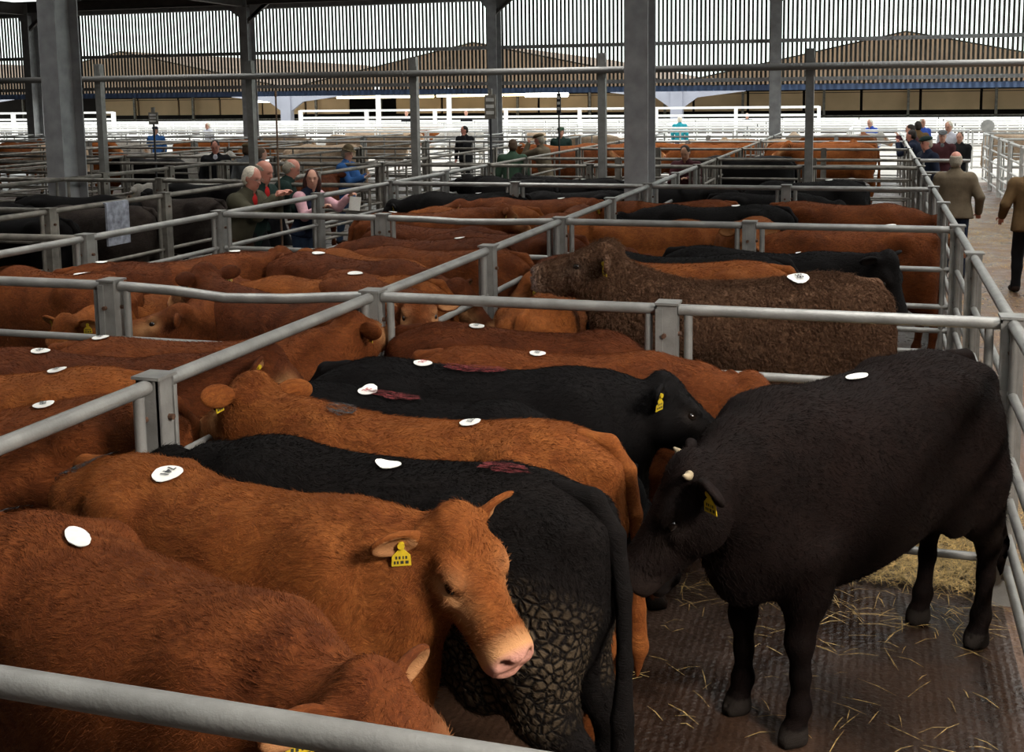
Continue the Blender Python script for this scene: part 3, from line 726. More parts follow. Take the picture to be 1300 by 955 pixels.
def cow_body(pose, h=.02, fat=1.0):
    
    mid, poll, H = cow_pose(*pose)
    lo = np.minimum(np.array((-.98, -.36, -.02)), poll - .62); hi = np.maximum(np.array((.86, .36, 1.42)), poll + .62)
    lo[2] = -.02; hi[2] = min(hi[2], max(1.44, poll[2] + .3)); lo[1] = min(-.36, min(poll[1], poll[1] + H[1, 0] * .5) - .2); hi[1] = max(.36, max(poll[1], poll[1] + H[1, 0] * .5) + .2)
    hi[0] = max(.86, max(poll[0], poll[0] + H[0, 0] * .5) + .2)
    S = SDF(lo, hi, h)
    I3 = np.eye(3)
    # trunk (up / down measured from z = .92)
    st = [(-.80, .24, .02, .10), (-.76, .30, .20, .17), (-.68, .345, .30, .215), (-.55, .385, .34, .25), (-.40, .39, .33, .262), (-.24, .372, .345, .262),
          (-.05, .355, .385, .285), (.15, .352, .405, .292), (.34, .362, .405, .272), (.50, .380, .38, .235), (.62, .355, .35, .205), (.74, .25, .28, .15), (.82, .12, .16, .08)]
    st = [(t, u, d, w * fat) for t, u, d, w in st]
    S.sweep((0, 0, .92), I3, st, 2.5, .05)
    for s in (-1, 1):
        S.ell((-.36, s * .205, 1.185), (.10, .05, .07), k=.07)            # hook bones
        S.ell((-.70, s * .11, 1.17), (.07, .05, .05), k=.06)             # pin bones
        S.ell((.50, s * .155 * fat, .98), (.17, .075, .27), k=.07)       # shoulder blade
        S.ell((.60, s * .14, .80), (.14, .08, .15), k=.06)               # point of shoulder
        S.ell((-.55, s * .155 * fat, .86), (.20, .105, .27), k=.07)      # round
        S.ell((-.42, s * .18, .68), (.10, .06, .12), k=.06)              # stifle
        # hind leg
        S.chain([(-.60, s * .16, .78), (-.63, s * .155, .60), (-.735, s * .145, .455)], [.135, .095, .055], .06)
        S.cap((-.755, s * .145, .50), (-.735, s * .145, .43), .035, .042, .03)
        S.chain([(-.735, s * .145, .455), (-.725, s * .145, .30), (-.70, s * .145, .13)], [.048, .036, .036], .03)
        S.ell((-.695, s * .145, .125), (.05, .043, .045), k=.03)
        S.chain([(-.69, s * .145, .10), (-.665, s * .145, .03), (-.625, s * .145, .018)], [.036, .052, .034], .02)
        S.cap((-.60, s * .145, -.01), (-.625, s * .145, .065), .006, .003, .008, sub=True)
        # fore leg
        S.chain([(.50, s * .155, .74), (.49, s * .145, .58), (.51, s * .14, .40)], [.115, .082, .052], .06)
        S.ell((.518, s * .14, .385), (.052, .048, .065), k=.025)
        S.chain([(.51, s * .14, .385), (.505, s * .14, .25), (.505, s * .14, .13)], [.046, .036, .036], .03)
        S.ell((.51, s * .14, .125), (.048, .043, .045), k=.03)
        S.chain([(.515, s * .14, .10), (.54, s * .14, .03), (.58, s * .14, .018)], [.036, .052, .034], .02)
        S.cap((.61, s * .14, -.01), (.583, s * .14, .065), .006, .003, .008, sub=True)
    S.ell((.68, 0, .70), (.13, .10, .16), k=.10)                          # brisket
    S.ell((-.05, 0, .545), (.16, .05, .04), k=.06)
    # neck in two stretches
    def neckseg(a, b_, r0, r1):
        d = b_ - a; L = np.linalg.norm(d); f = d / L; lft = np.cross((0, 0, 1.), f); lft /= np.linalg.norm(lft); up = np.cross(f, lft)
        S.sweep(a, np.stack([f, lft, up], 1), [(-.10, r0[0] * .9, r0[1], r0[2]), (0,) + r0, (L * .5,) + tuple((np.array(r0) + r1) / 2), (L,) + r1, (L + .04,) + tuple(np.array(r1) * .8)], 2.1, .07)
    neckseg(N0 + (-.08, 0, .0), mid, (.25, .30, .185), (.185, .225, .135))
    neckseg(mid, poll - H[:, 0] * .0 + H[:, 2] * -.03, (.185, .225, .135), (.115, .155, .105))
    S.cap(mid - (0, 0, .15), np.array((.64, 0, .68)), .05, .08, .10)      # dewlap
    # head
    hs = [(-.09, .035, .08, .070), (-.04, .088, .135, .108), (.03, .102, .170, .124), (.09, .100, .190, .124), (.15, .090, .190, .108), (.22, .078, .176, .094), (.30, .069, .152, .085),
          (.36, .065, .130, .088), (.41, .063, .118, .094), (.445, .055, .108, .094), (.472, .032, .080, .074)]
    S.sweep(poll, H, [tuple(HS * q for q in r_) for r_ in hs], 2.5, .035)
    def hp_(t, l, u): return poll + H @ (HS * np.array((t, l, u)))
    S.ell(hp_(-.03, 0, .075), (.075, .075, .05), H, k=.05)
    for s in (-1, 1):
        S.ell(hp_(.118, s * .098, .050), (.060, .030, .026), H, k=.03)     # brow
        S.ell(hp_(.155, s * .098, -.022), (.050, .024, .020), H, k=.03)
        S.ell(hp_(.10, s * .085, -.10), (.085, .035, .075), H, k=.05)      # jaw muscle
        S.ell(hp_(.155, s * .124, .014), (.028, .018, .017), H, k=.010, sub=True)
        S.ell(hp_(.462, s * .046, .012), (.030, .022, .015), frame(0, 0) @ H, k=.012, sub=True)
        S.cap(hp_(-.035, s * .085, .02), hp_(-.045, s * .125, .015), .040, .028, .03)
    S.ell(hp_(.44, 0, -.075), (.045, .055, .022), H, k=.02)                # lower lip
    for s in (-1, 1): S.cap(hp_(.478, s * .03, -.052), hp_(.36, s * .085, -.058), .006, .005, .012, sub=True)
    S.D = np.maximum(S.D, (.001 - S.ax[2])[None, None, :].astype(np.float32))      # flat soles on the ground
    me, vs = S.mesh('cattle_body')
    # pigment masks
    loc = (vs - poll) @ H / HS                     # columns: along the face, left, up
    t_, l_, u_ = loc[:, 0], loc[:, 1], loc[:, 2]
    near = (np.abs(l_) < .2) & (u_ > -.3) & (u_ < .25)
    sm = lambda x, a, b_: np.clip((x - a) / (b_ - a), 0, 1)
    muz = np.where(near, np.clip(.5 * sm(t_ + .35 * np.maximum(0, -u_ + .01), .36, .43) + .5 * sm(t_, .425, .455), 0, 1), 0)
    eye = np.exp(-(((t_ - .150) / .050) ** 2 + ((np.abs(l_) - .115) / .07) ** 2 + ((u_ - .008) / .052) ** 2)) * .52 * near
    chk = np.exp(-(((t_ - .225) / .095) ** 2 + ((np.abs(l_) - .10) / .05) ** 2 + ((u_ + .015) / .055) ** 2)) * .42 * near
    Rm = np.clip(np.maximum(np.maximum(muz, eye), chk), 0, 1)
    nos = sum(np.exp(-(((t_ - .462) / .020) ** 2 + ((l_ - s * .046) / .017) ** 2 + ((u_ - .012) / .014) ** 2)) for s in (-1, 1))
    G = np.where(vs[:, 2] < .065, 1.0, 0.0); G = np.maximum(G, np.clip(nos * 1.2, 0, .95) * near)
    rim = sum(np.exp(-(((t_ - .148) / .030) ** 2 + ((l_ - s * .118) / .03) ** 2 + ((u_ - .017) / .018) ** 2)) for s in (-1, 1))
    G = np.maximum(G, np.clip(rim * .9, 0, .8) * near)
    B = np.clip(1.4 - (((vs[:, 0] + .52) / .30) ** 2 + ((vs[:, 2] - .78) / .26) ** 2), 0, 1) * (np.abs(vs[:, 1]) > .1)
    paint(me, 'mask', np.stack([Rm, G, B, np.ones(len(vs))], 1))
    return me, vs
def tail_mesh(sway=0.0, h=.012):
    S = SDF((-.99, -.16, .18), (-.60, .16, 1.36), h)
    pts = [(-.62, 0, 1.27), (-.74, 0, 1.245), (-.815, sway * .1, 1.14), (-.845, sway * .3, .96), (-.855, sway * .6, .74), (-.85, sway * .8, .56), (-.855, sway, .40), (-.85, sway * 1.1, .27)]
    S.chain(pts, [.030, .036, .033, .028, .026, .036, .042, .010], .02)
    return S.mesh('cattle_tail')[0]
def ear_meshes(h=.008):
    # ear along +X, opening towards +Y (forward), up = Z
    S = SDF((-.03, -.06, -.085), (.22, .08, .085), h)
    S.ell((.095, 0, 0), (.100, .026, .060), k=.01)
    S.ell((.105, .026, .004), (.082, .026, .045), k=.008, sub=True)
    S.cap((-.01, 0, 0), (.04, 0, 0), .026, .022, .02)
    me, vs = S.mesh('cattle_ear')
    inner = (vs[:, 1] > 0) & (((vs[:, 0] - .105) / .08) ** 2 + (vs[:, 2] / .046) ** 2 < 1)
    paint(me, 'mask', np.stack([inner * .30, np.zeros(len(vs)), np.zeros(len(vs)), np.ones(len(vs))], 1))
    return me
def tag_mesh():
    a = MB()
    out = [(-.008, .02), (.008, .02), (.009, -.004), (.028, -.024), (.030, -.058), (-.030, -.058), (-.028, -.024), (-.009, -.004)]
    a.add([(x, .0, z) for x, z in out] + [(x, .003, z) for x, z in out], [tuple(range(8)), tuple(range(15, 7, -1))] + [(i, i + 8, (i + 1) % 8 + 8, (i + 1) % 8) for i in range(8)])
    a.tube((0, -.004, .011), (0, .010, .011), .011, 10)
    me = a.mesh('ear_tag'); me.materials.append(M['tag'])
    c = MB()
    for z, ws in ((-.030, ((-.018, -.012), (-.008, -.004), (.002, .008), (.012, .018))), (-.046, ((-.022, -.012), (-.007, .003), (.008, .014), (.017, .023)))):
        for x0, x1 in ws: c.box(x0, x1, .003, .0036, z - .005, z + .005); c.box(x0, x1, -.0006, 0, z - .005, z + .005)
    mi = c.mesh('ear_tag_digits'); mi.materials.append(M['tag_ink'])
    return me, mi
eye_me = (lambda mb: mb)(None)
def sphere_mesh(name, r, mat, sq=(1, 1, 1), seg=14):
    bm = bmesh.new(); bmesh.ops.create_uvsphere(bm, u_segments=seg, v_segments=seg // 2 + 1, radius=r)
    for v in bm.verts: v.co = Vector((v.co.x * sq[0], v.co.y * sq[1], v.co.z * sq[2]))
    me = bpy.data.meshes.new(name); bm.to_mesh(me); bm.free()
    for p in me.polygons: p.use_smooth = True
    me.materials.append(mat); return me
EYE = sphere_mesh('cattle_eye', .021, M['eye'], (1.2, .8, .95))
EAR = ear_meshes(.007); TAGM, TAGI = tag_mesh()
STUD = sphere_mesh('tag_stud', .012, M['tag'], (1, .5, 1), 10)
HORN = (lambda m_: (m_.materials.append(M['horn']), m_)[1])(MB().path([(0, 0, 0), (.025, 0, .008), (.045, 0, .02), (.058, 0, .036)], [.018, .017, .013, .004], 10).mesh('horn'))
TAILS = {s: tail_mesh(s) for s in (0.0, .06, -.07, .13)}
def fur(me, vs_unused, n, length, seed=1, curl=0.0, rad=.0011):
    """short coat hair growing from the hide, lying back along the body"""
    rg = np.random.default_rng(seed); nv = len(me.vertices)
    V = np.empty(nv * 3, np.float32); me.vertices.foreach_get('co', V); V = V.reshape(-1, 3).astype(float)
    NN = np.empty(nv * 3, np.float32); me.vertices.foreach_get('normal', NN); NN = NN.reshape(-1, 3).astype(float)
    q = np.empty(len(me.loops), np.int32); me.loops.foreach_get('vertex_index', q); q = q.reshape(-1, 4)
    mk = np.empty(nv * 4, np.float32); me.color_attributes['mask'].data.foreach_get('color', mk); mk = mk.reshape(-1, 4)
    c = V[q].mean(1); keep = (c[:, 2] > .30) & (mk[q].mean(1)[:, 1] < .25); q = q[keep]
    ar = np.linalg.norm(np.cross(V[q[:, 2]] - V[q[:, 0]], V[q[:, 3]] - V[q[:, 1]]), axis=1)
    f = rg.choice(len(q), n, p=ar / ar.sum()); a = rg.random(n)[:, None]; b_ = rg.random(n)[:, None]
    w = [(1 - a) * (1 - b_), a * (1 - b_), a * b_, (1 - a) * b_]
    P = sum(w[i] * V[q[f, i]] for i in range(4)); Nn = sum(w[i] * NN[q[f, i]] for i in range(4)); Nn /= np.linalg.norm(Nn, axis=1)[:, None]; K = sum(w[i] * mk[q[f, i]] for i in range(4))
    P = P - Nn * .002
    # lie direction with slow swirls
    g = lambda k, ph: np.sin(P @ np.array(k) + ph)
    fl = np.stack([-np.ones(n), .35 * g((9, 4, 7), 1) + .25 * g((21, -13, 17), 2), -.75 + .35 * g((7, 11, -9), 3) + .3 * g((-19, 15, 23), .5)], 1)
    fl -= Nn * (fl * Nn).sum(1)[:, None]; fl /= np.linalg.norm(fl, axis=1)[:, None] + 1e-6
    fl += rg.normal(0, .22, (n, 3)); sd = np.cross(Nn, fl)
    L = length * rg.uniform(.6, 1.25, n)[:, None] * np.where(K[:, :1] > .35, .35, 1) * np.where(P[:, 2:3] < .5, .6, 1)
    m = 4 if not curl else 6; pts = np.empty((n, m, 3)); ph = rg.random(n)[:, None] * 6.28
    lift = rg.uniform(.25, .6, n)[:, None] if not curl else rg.uniform(.6, 1.0, n)[:, None]
    for k in range(m):
        t = k / (m - 1); pts[:, k] = P + fl * L * t * (.5 + .5 * t) + Nn * L * lift * (t - .55 * t * t)
        if curl: pts[:, k] += (sd * np.cos(ph + t * 7) + Nn * np.sin(ph + t * 7)) * curl * t ** .5 - sd * np.cos(ph) * 0
    cu = bpy.data.hair_curves.new('coat_hair'); cu.add_curves([m] * n)
    cu.attributes['position'].data.foreach_set('vector', pts.astype(np.float32).ravel())
    ra = cu.attributes.get('radius') or cu.attributes.new('radius', 'FLOAT', 'POINT')
    rr = np.tile(np.linspace(1, .15, m) * rad, n); ra.data.foreach_set('value', rr.astype(np.float32))
    at2 = cu.attributes.new('mask', 'FLOAT_COLOR', 'POINT'); K[:, 3] = 1; at2.data.foreach_set('color', np.repeat(K, m, 0).astype(np.float32).ravel())
    return cu
_furs = {}
_bodies = {}
def get_body(pose, h, fat):
    key = (tuple(pose), h, fat)
    if key not in _bodies:
        me, vs = cow_body(pose, h, fat)
        tree = BVHTree.FromPolygons([Vector(v.co) for v in me.vertices], [tuple(p.vertices) for p in me.polygons]) if h <= .022 else None
        _bodies[key] = (me, tree)
    return _bodies[key]
def digits_mesh(txt):
    cu = bpy.data.curves.new('t', 'FONT'); cu.body = txt; cu.size = 1.0; cu.align_x = 'CENTER'; cu.align_y = 'CENTER'; cu.offset = .018
    ob = bpy.data.objects.new('t', cu); col.objects.link(ob)
    dg = bpy.context.evaluated_depsgraph_get(); me = bpy.data.meshes.new_from_object(ob.evaluated_get(dg))
    bpy.data.objects.remove(ob); bpy.data.curves.remove(cu)
    bm = bmesh.new(); bm.from_mesh(me); bmesh.ops.triangulate(bm, faces=bm.faces[:])
    bmesh.ops.subdivide_edges(bm, edges=[e for e in bm.edges if e.calc_length() > .12], cuts=3, use_grid_fill=False)
    bmesh.ops.triangulate(bm, faces=bm.faces[:])
    v = [tuple(q.co) for q in bm.verts]; f = [tuple(q.index for q in p.verts) for p in bm.faces]; bm.free(); bpy.data.meshes.remove(me)
    return v, f
LIFT = [2.0]
def drape(tree, c, side, verts, lift):
    lift *= LIFT[0]
    """lay flat points (u forward, v towards the middle line) on the back round a point; side = lateral offset"""
    out = []
    for u, v in verts:
        y = side + v
        hit = tree.ray_cast(Vector((c + u, y, 2.0)), Vector((0, 0, -1)))
        p = hit[0] if hit[0] is not None else Vector((c + u, y, 1.25))
        nn = hit[1] if hit[0] is not None else Vector((0, 0, 1))
        if nn.z < 0: nn = -nn
        out.append(p + nn * lift)
    return out
def sticker(root, tree, txt, ux=-.30, side=0.0, rx=.050, ry=.043, rot=90, ink='ink', curl=0.0, parts=True):
    n = 28; vs = [(0, 0)]; fs = []
    ca, sa = math.cos(R(rot)), math.sin(R(rot))
    rr = random.Random(int(abs(ux * 1000)) + n)
    for ring, q in ((1, .5), (2, 1.0)):
        for i in range(n):
            a = 2 * math.pi * i / n; w = 1 + rr.uniform(-.03, .03) * (ring == 2)
            x, y = rx * q * w * math.cos(a), ry * q * w * math.sin(a); vs.append((x * ca - y * sa, x * sa + y * ca))
    fs += [(0, 1 + i, 1 + (i + 1) % n) for i in range(n)]
    fs += [(1 + i, 1 + n + i, 1 + n + (i + 1) % n, 1 + (i + 1) % n) for i in range(n)]
    P = drape(tree, ux, side, vs, .006)
    if curl:
        for i, (u, v) in enumerate(vs): P[i] = P[i] + Vector((0, 0, curl * max(0, (u * ca + v * sa) / rx - .3)))
    mb = MB(); mb.add(P, fs, True); mb.add([p - Vector((0, 0, .0025)) for p in P], [f[::-1] for f in fs], True)
    s = mb.build('sale_label', M['paper'], root)
    if txt:
        v, f = digits_mesh(txt); k = rx * .78
        uv = [((x * ca - y * sa) * k, (x * sa + y * ca) * k) for x, y, _ in v]
        q = MB(); q.add(drape(tree, ux, side, uv, .0085), f); q.build('number', M[ink], s)
    return s
def mark(root, tree, ux, side, rx, ry, mat, seed=1):
    """a rubbed-in smear of stock marker on the back"""
    rr = random.Random(seed); n = 22; vs = [(0, 0)]
    for q in (.35, .7, 1.0):
        for i in range(n):
            a = 2 * math.pi * i / n; w = 1 + rr.uniform(-.16, .16) * q; vs.append((rx * q * w * math.cos(a), ry * q * w * math.sin(a)))
    fs = [(0, 1 + i, 1 + (i + 1) % n) for i in range(n)]
    for r_ in (0, 1): fs += [(1 + r_ * n + i, 1 + (r_ + 1) * n + i, 1 + (r_ + 1) * n + (i + 1) % n, 1 + r_ * n + (i + 1) % n) for i in range(n)]
    mb = MB(); mb.add(drape(tree, ux, side, vs, .0085), fs, True)
    return mb.build('marker_smear', mat, root)
def smear_mat(name, colr):
    m, n, b = new_mat(name); t = n.nodes.new('ShaderNodeTexCoord'); z = n.nodes.new('ShaderNodeTexNoise'); z.inputs['Scale'].default_value = 40; z.inputs['Detail'].default_value = 6
    mp = n.nodes.new('ShaderNodeMapping'); mp.inputs['Scale'].default_value = (.8, 1.5, 1.5); n.links.new(t.outputs['Object'], mp.inputs[0]); n.links.new(mp.outputs[0], z.inputs['Vector'])
    r = n.nodes.new('ShaderNodeValToRGB'); r.color_ramp.elements[0].position = .38; r.color_ramp.elements[1].position = .66; r.color_ramp.elements[0].color = (0, 0, 0, 1)
    n.links.new(z.outputs['Fac'], r.inputs['Fac']); n.links.new(r.outputs[0], b.inputs['Alpha'])
    b.inputs['Base Color'].default_value = tuple(colr) + (1,); b.inputs['Roughness'].default_value = .9; return m
M['smear_red'] = smear_mat('red_marker', (.10, .003, .004)); M['smear_dark'] = smear_mat('dark_singed_hair', (.022, .026, .028))

ncow = 0
def cow(mid, heading, h, coatn, pose=(0, 10, 0, 35), res=.02, fat=1.0, st=None, tags=(1, 1), tail=0.0, horns=False, label='', group=None, parts=True, roll=0, neck=.5, furn=None, furl=.020):
    """one beast; mid = world point under the middle of the back"""
    s = h / 1.30; a = R(heading)
    if furn is None: furn = {True: 60000, False: 0}[res <= .0135] or ({True: 26000, False: 0}[res <= .0175])
    pose = tuple(pose) + (roll, neck)
    me, tree = get_body(pose, res, fat)
    o = empty('cattle', (mid[0] + .10 * s * math.cos(a), mid[1] + .10 * s * math.sin(a), 0), a, label=label, cat='cattle', group=group)
    o.scale = (s, s, s)
    def put(nm, mesh, mat, parent, mtx=None):
        q = bpy.data.objects.new(nm, mesh); col.objects.link(q); q.parent = parent
        if mat is not None:
            if len(mesh.materials) == 0: mesh.materials.append(mat)
            q.material_slots[0].link = 'OBJECT'; q.material_slots[0].material = mat
        if mtx is not None: q.matrix_local = mtx
        return q
    cm = COAT[coatn]
    bd = put('body', me, cm, o)
    if furn:
        kf = (me.name, furn)
        if kf not in _furs: _furs[kf] = fur(me, None, furn, .030 if coatn == 'curly' else furl, 1, .010 if coatn == 'curly' else 0.0, .0016 if coatn == 'curly' else .0011 + (.0004 if res > .014 else 0))
        hq = bpy.data.objects.new('coat_hair', _furs[kf]); col.objects.link(hq); hq.parent = bd
        if len(_furs[kf].materials) == 0: _furs[kf].materials.append(cm)
        hq.material_slots[0].link = 'OBJECT'; hq.material_slots[0].material = cm
    if not parts: return o
    T = put('tail', TAILS[tail], cm, o)
    md, poll, H = cow_pose(*pose)
    H = H * HS
    Hm = Matrix([list(H[0]) + [poll[0]], list(H[1]) + [poll[1]], list(H[2]) + [poll[2]], [0, 0, 0, 1]])
    for sd, tg in ((1, tags[0]), (-1, tags[1])):
        # ear: local X out sideways and a little back and down, opening forward
        out = Vector((-.14, sd * 1.0, -.05)).normalized(); fw = Vector((1, 0, .25)); fw = (fw - out * fw.dot(out)).normalized(); up = out.cross(fw)
        if up.z < 0: up = -up
        E = Matrix(((out.x, fw.x, up.x, -.045), (out.y, fw.y, up.y, sd * .120), (out.z, fw.z, up.z, .012), (0, 0, 0, 1)))
        e = put('ear', EAR, cm, o, Hm @ E)
        if tg:
            q = link('ear_tag', TAGM, None, e); G_ = Hm @ E; pos = G_ @ Vector((.080, .014, -.012))
            Yt = (G_.to_3x3() @ Vector((0, 1, 0))); Yt.z = 0; Yt = (Yt.normalized() if Yt.length > .05 else Vector((1, 0, 0)))
            Yt = Matrix.Rotation(R(22 if sd > 0 else -22), 3, 'Z') @ Yt; Zt = (Vector((0, 0, 1)) + Yt * .12).normalized(); Xt = Yt.cross(Zt).normalized(); Yt = Zt.cross(Xt)
            q.matrix_local = G_.inverted() @ Matrix(((Xt.x, Yt.x, Zt.x, pos.x), (Xt.y, Yt.y, Zt.y, pos.y), (Xt.z, Yt.z, Zt.z, pos.z), (0, 0, 0, 1)))
            link('digits', TAGI, None, q)
        put('eye', EYE, None, o, Hm @ Matrix.Translation((.155, sd * .1065, .014)))
        if horns: put('horn', HORN, None, o, Hm @ Matrix.Translation((-.04, sd * .095, .075)) @ Matrix.Rotation(R(90 * sd), 4, 'Z'))
    LIFT[0] = 4.5 if coatn == 'curly' else 2.0
    if st and tree: 
        for q in (st if isinstance(st, list) else [st]): sticker(o, tree, **q)
    o['_'] = 0; del o['_']
    o_tree[o.name] = tree
    return o
o_tree = {}
def cowpx(T, W, h, *a, **k):
    p = at(T[0], T[1], h); q = at(W[0], W[1], h)
    mid = (p + q) / 2; hd = math.degrees(math.atan2(q.y - p.y, q.x - p.x))
    return cow(mid, hd, h, *a, **k)
# ================================================================== the herd
UP = (0, 28, 0, 35); LOW = (0, -12, 0, 55); LEV = (4, 8, 6, 42)
FINE, MIDR, LOWR = .013, .017, .026
# ---- nearest pen, right of the long middle fence
o = cowpx((-25, 640), (320, 775), 1.30, 'red', (-8, 25, 0, 35), FINE, 1.02, dict(txt='', ux=-.24, side=.02, rx=.07, ry=.030, rot=-18), (0, 1), roll=-8, neck=.45,
      label='big red-brown bullock nearest the camera, bottom left, with blank label')
mark(o, o_tree[o.name], -.66, .02, .10, .09, M['smear_dark'], 2)
HERO = cowpx((118, 574), (430, 640), 1.25, 'orange', (12, 34, -19, 46), .0095, 1.0, dict(txt='741', ux=-.25, side=-.04, rot=-70, rx=.058, ry=.05), (1, 1), roll=7, neck=.43,
      label='orange-brown bullock with label 741 turning its pale-nosed face to the camera')
mark(HERO, o_tree[HERO.name], -.68, -.02, .11, .10, M['smear_dark'], 3)
o = cowpx((735, 611), (340, 560), 1.30, 'mucky', (-12, 6, -10, 30), FINE, .98, dict(txt='', ux=-.02, side=.03, rx=.045, ry=.032, rot=10, curl=.02), (0, 0), .06,
      label='black bullock seen from behind with dried muck clods on its thigh')
mark(o, o_tree[o.name], -.44, .02, .09, .04, M['smear_red'], 4)
o = cowpx((745, 544), (430, 522), 1.24, 'orange', (0, 50, -26, 30), FINE, .95, dict(txt='707', ux=-.15, side=.0, rot=90), (1, 1), roll=8, neck=.45,
      label='orange-brown bullock facing left with both ears up, beyond the muck-caked black one')
mark(o, o_tree[o.name], .42, .02, .07, .06, M['smear_dark'], 6)
o = cowpx((345, 483), (650, 515), 1.24, 'black', LOW, FINE, .95, dict(txt='742', ux=-.20, side=.0, rot=90, ink='ink_red', curl=.03), (1, 1),
      label='black bullock with a curled pink-tinted label, head hidden beneath its neighbour')
mark(o, o_tree[o.name], -.05, .0, .14, .05, M['smear_red'], 5)
o = cowpx((412, 455), (742, 471), 1.28, 'black', (8, 26, 6, 36), FINE, 1.0, dict(txt='743', ux=-.24, side=.0, rot=90, ink='ink_red'), (1, 1), roll=-12, neck=.4,
      label='black bullock with red-numbered label 743 and its tagged head at the right')
mark(o, o_tree[o.name], .02, .0, .17, .06, M['smear_red'], 7)
cowpx((545, 441), (820, 450), 1.24, 'red', (-8, 12, 22, 38), FINE, .98, dict(txt='690', ux=-.09, side=.0, rot=90), (1, 1),
      label='red-brown bullock just beyond the 743 beast, head turned away at the right')
o = o_last = cowpx((488, 408), (800, 425), 1.25, 'dark', (-6, -14, -10, 48), FINE, .98, dict(txt='618', ux=-.26, side=.0, rot=90), (1, 1),
      label='dark red labelled bullock standing against the cross fence behind the nearest pen')
BIG = cow((.02, 4.83), -126, 1.36, 'brownblack', (15, 8, -40, 55), .011, 1.03, dict(txt='', ux=.02, side=.0, rx=.06, ry=.03, rot=0), (1, 0), .13, True, roll=-3,
      label='big brown-black bullock standing alone at the right with small horns, head lowered')
# ---- nearest pen, left of the long middle fence
cowpx((192, 500), (-175, 535), 1.27, 'red', LEV, FINE, .98, dict(txt='689', ux=-.22, side=0, rot=-90), label='red bullock with a white label just left of the nearest fence post')
cowpx((183, 468), (-150, 478), 1.26, 'orange', LEV, MIDR, .98, dict(txt='688', ux=-.30, side=0, rot=-90), label='orange-brown bullock, second back from the nearest post in the left pen')
cowpx((-48, 442), (235, 455), 1.26, 'dark', (10, 34, 25, 44), MIDR, .98, dict(txt='687', ux=-.28, side=0, rot=90), (0, 1), label='dark red bullock in the left pen whose tagged head shows under the fence rail')
cowpx((100, 432), (330, 430), 1.25, 'red', (50, 38, 60, 15), MIDR, .98, dict(txt='686', ux=-.48, side=0, rot=90), (1, 1), label='red bullock in the left pen seen with the back of its head and both ears')
# ---- second row, left of the middle fence
PIN = []
PIN.append(cow((-5.60, 6.72), 166, 1.29, 'red', (40, 6, 60, 42), MIDR, 1.0, dict(txt='', ux=-.30, side=0, rx=.06, ry=.05), label='broad red-brown rump at the far left behind the cross fence'))
PIN.append(cow((-4.98, 7.05), -98, 1.14, 'orange', (8, 20, 2, 56), MIDR, .88, None, label='red bullock lowering its head behind the left post of the first cross fence'))
PIN.append(cow((-4.50, 6.98), -62, 1.22, 'red', (-38, 26, -98, 10), MIDR, .95, dict(txt='', ux=-.50, side=0, rx=.05, ry=.045), (0, 0), roll=6, neck=.45, label='red-brown bullock showing its pink-nosed face to the left under the rail'))
cowpx((98, 347), (255, 336), 1.27, 'red', UP, MIDR, 1.0, dict(txt='', ux=-.42, side=0, rx=.05, ry=.045), label='red bullock along the left fence with a small white label near its tail')
cowpx((298, 328), (180, 340), 1.27, 'dark', LEV, MIDR, 1.0, dict(txt='', ux=-.42, side=0, rx=.05, ry=.045), label='dark red bullock left of the two leaning visitors, nearly hidden')
PIN.append(cow((-3.42, 6.36), 170, 1.26, 'dark', (-16, 46, -10, 30), MIDR, 1.0, dict(txt='', ux=-.60, side=0, rx=.055, ry=.045), (1, 1), label='long dark red bullock with raised tagged head just behind the first cross fence'))
cowpx((328, 325), (465, 338), 1.30, 'dark', LEV, MIDR, 1.02, dict(txt='', ux=-.32, side=0, rx=.055, ry=.045), label='dark red bullock with its rump below the leaning visitors')
cowpx((455, 352), (330, 352), 1.24, 'orange', LEV, MIDR, .95, None, label='plain orange-brown bullock between two labelled ones in the second left pen')
cowpx((437, 336), (508, 358), 1.27, 'red', (-18, 30, -22, 15), MIDR, 1.0, dict(txt='', ux=-.30, side=0, rx=.055, ry=.045), (0, 0), label='red bullock coming to the middle fence with a pink nose under the rail')
cowpx((600, 326), (470, 322), 1.27, 'red', (10, 12, 16, 25), MIDR, 1.0, None, label='red bullock with a tall square rump against the middle fence')
cowpx((598, 310), (480, 308), 1.29, 'dark', (8, 6, 10, 30), MIDR, 1.0, dict(txt='', ux=-.30, side=0, rx=.055, ry=.045), label='dark red bullock second from the middle fence post, facing left with label')
cowpx((520, 330), (445, 318), 1.25, 'orange', (0, 16, 0, 20), MIDR, .95, None, label='curly-polled orange-brown bullock looking left toward the woman in pink sleeves')
# ---- third row, left of the middle fence
cowpx((492, 268), (570, 264), 1.27, 'red', UP, MIDR, 1.0, dict(txt='', ux=-.34, side=0, rx=.055, ry=.045), label='red bullock at the left end of the third pen, small label on rump')
cowpx((660, 263), (570, 264), 1.25, 'orange', LEV, MIDR, 1.0, dict(txt='', ux=-.26, side=0, rx=.055, ry=.045), label='orange-brown bullock in the middle of the third left pen')
cowpx((735, 255), (650, 255), 1.30, 'red', (0, 20, 0, 10), MIDR, 1.0, dict(txt='', ux=-.25, side=0, rx=.055, ry=.045), label='red bullock with two white labels in the third left pen')
cowpx((495, 288), (580, 290), 1.22, 'dark', LEV, MIDR, 1.0, None, label='dark red bullock just behind the second cross fence, left end')
cowpx((715, 292), (620, 290), 1.24, 'dark', LEV, MIDR, 1.0, dict(txt='', ux=-.25, side=0, rx=.055, ry=.045), label='dark red bullock just behind the second cross fence beside the middle fence')
cow((-3.25, 12.1), 88, 1.26, 'red', UP, MIDR, 1.0, None, label='red rump against the middle fence in the third left pen')
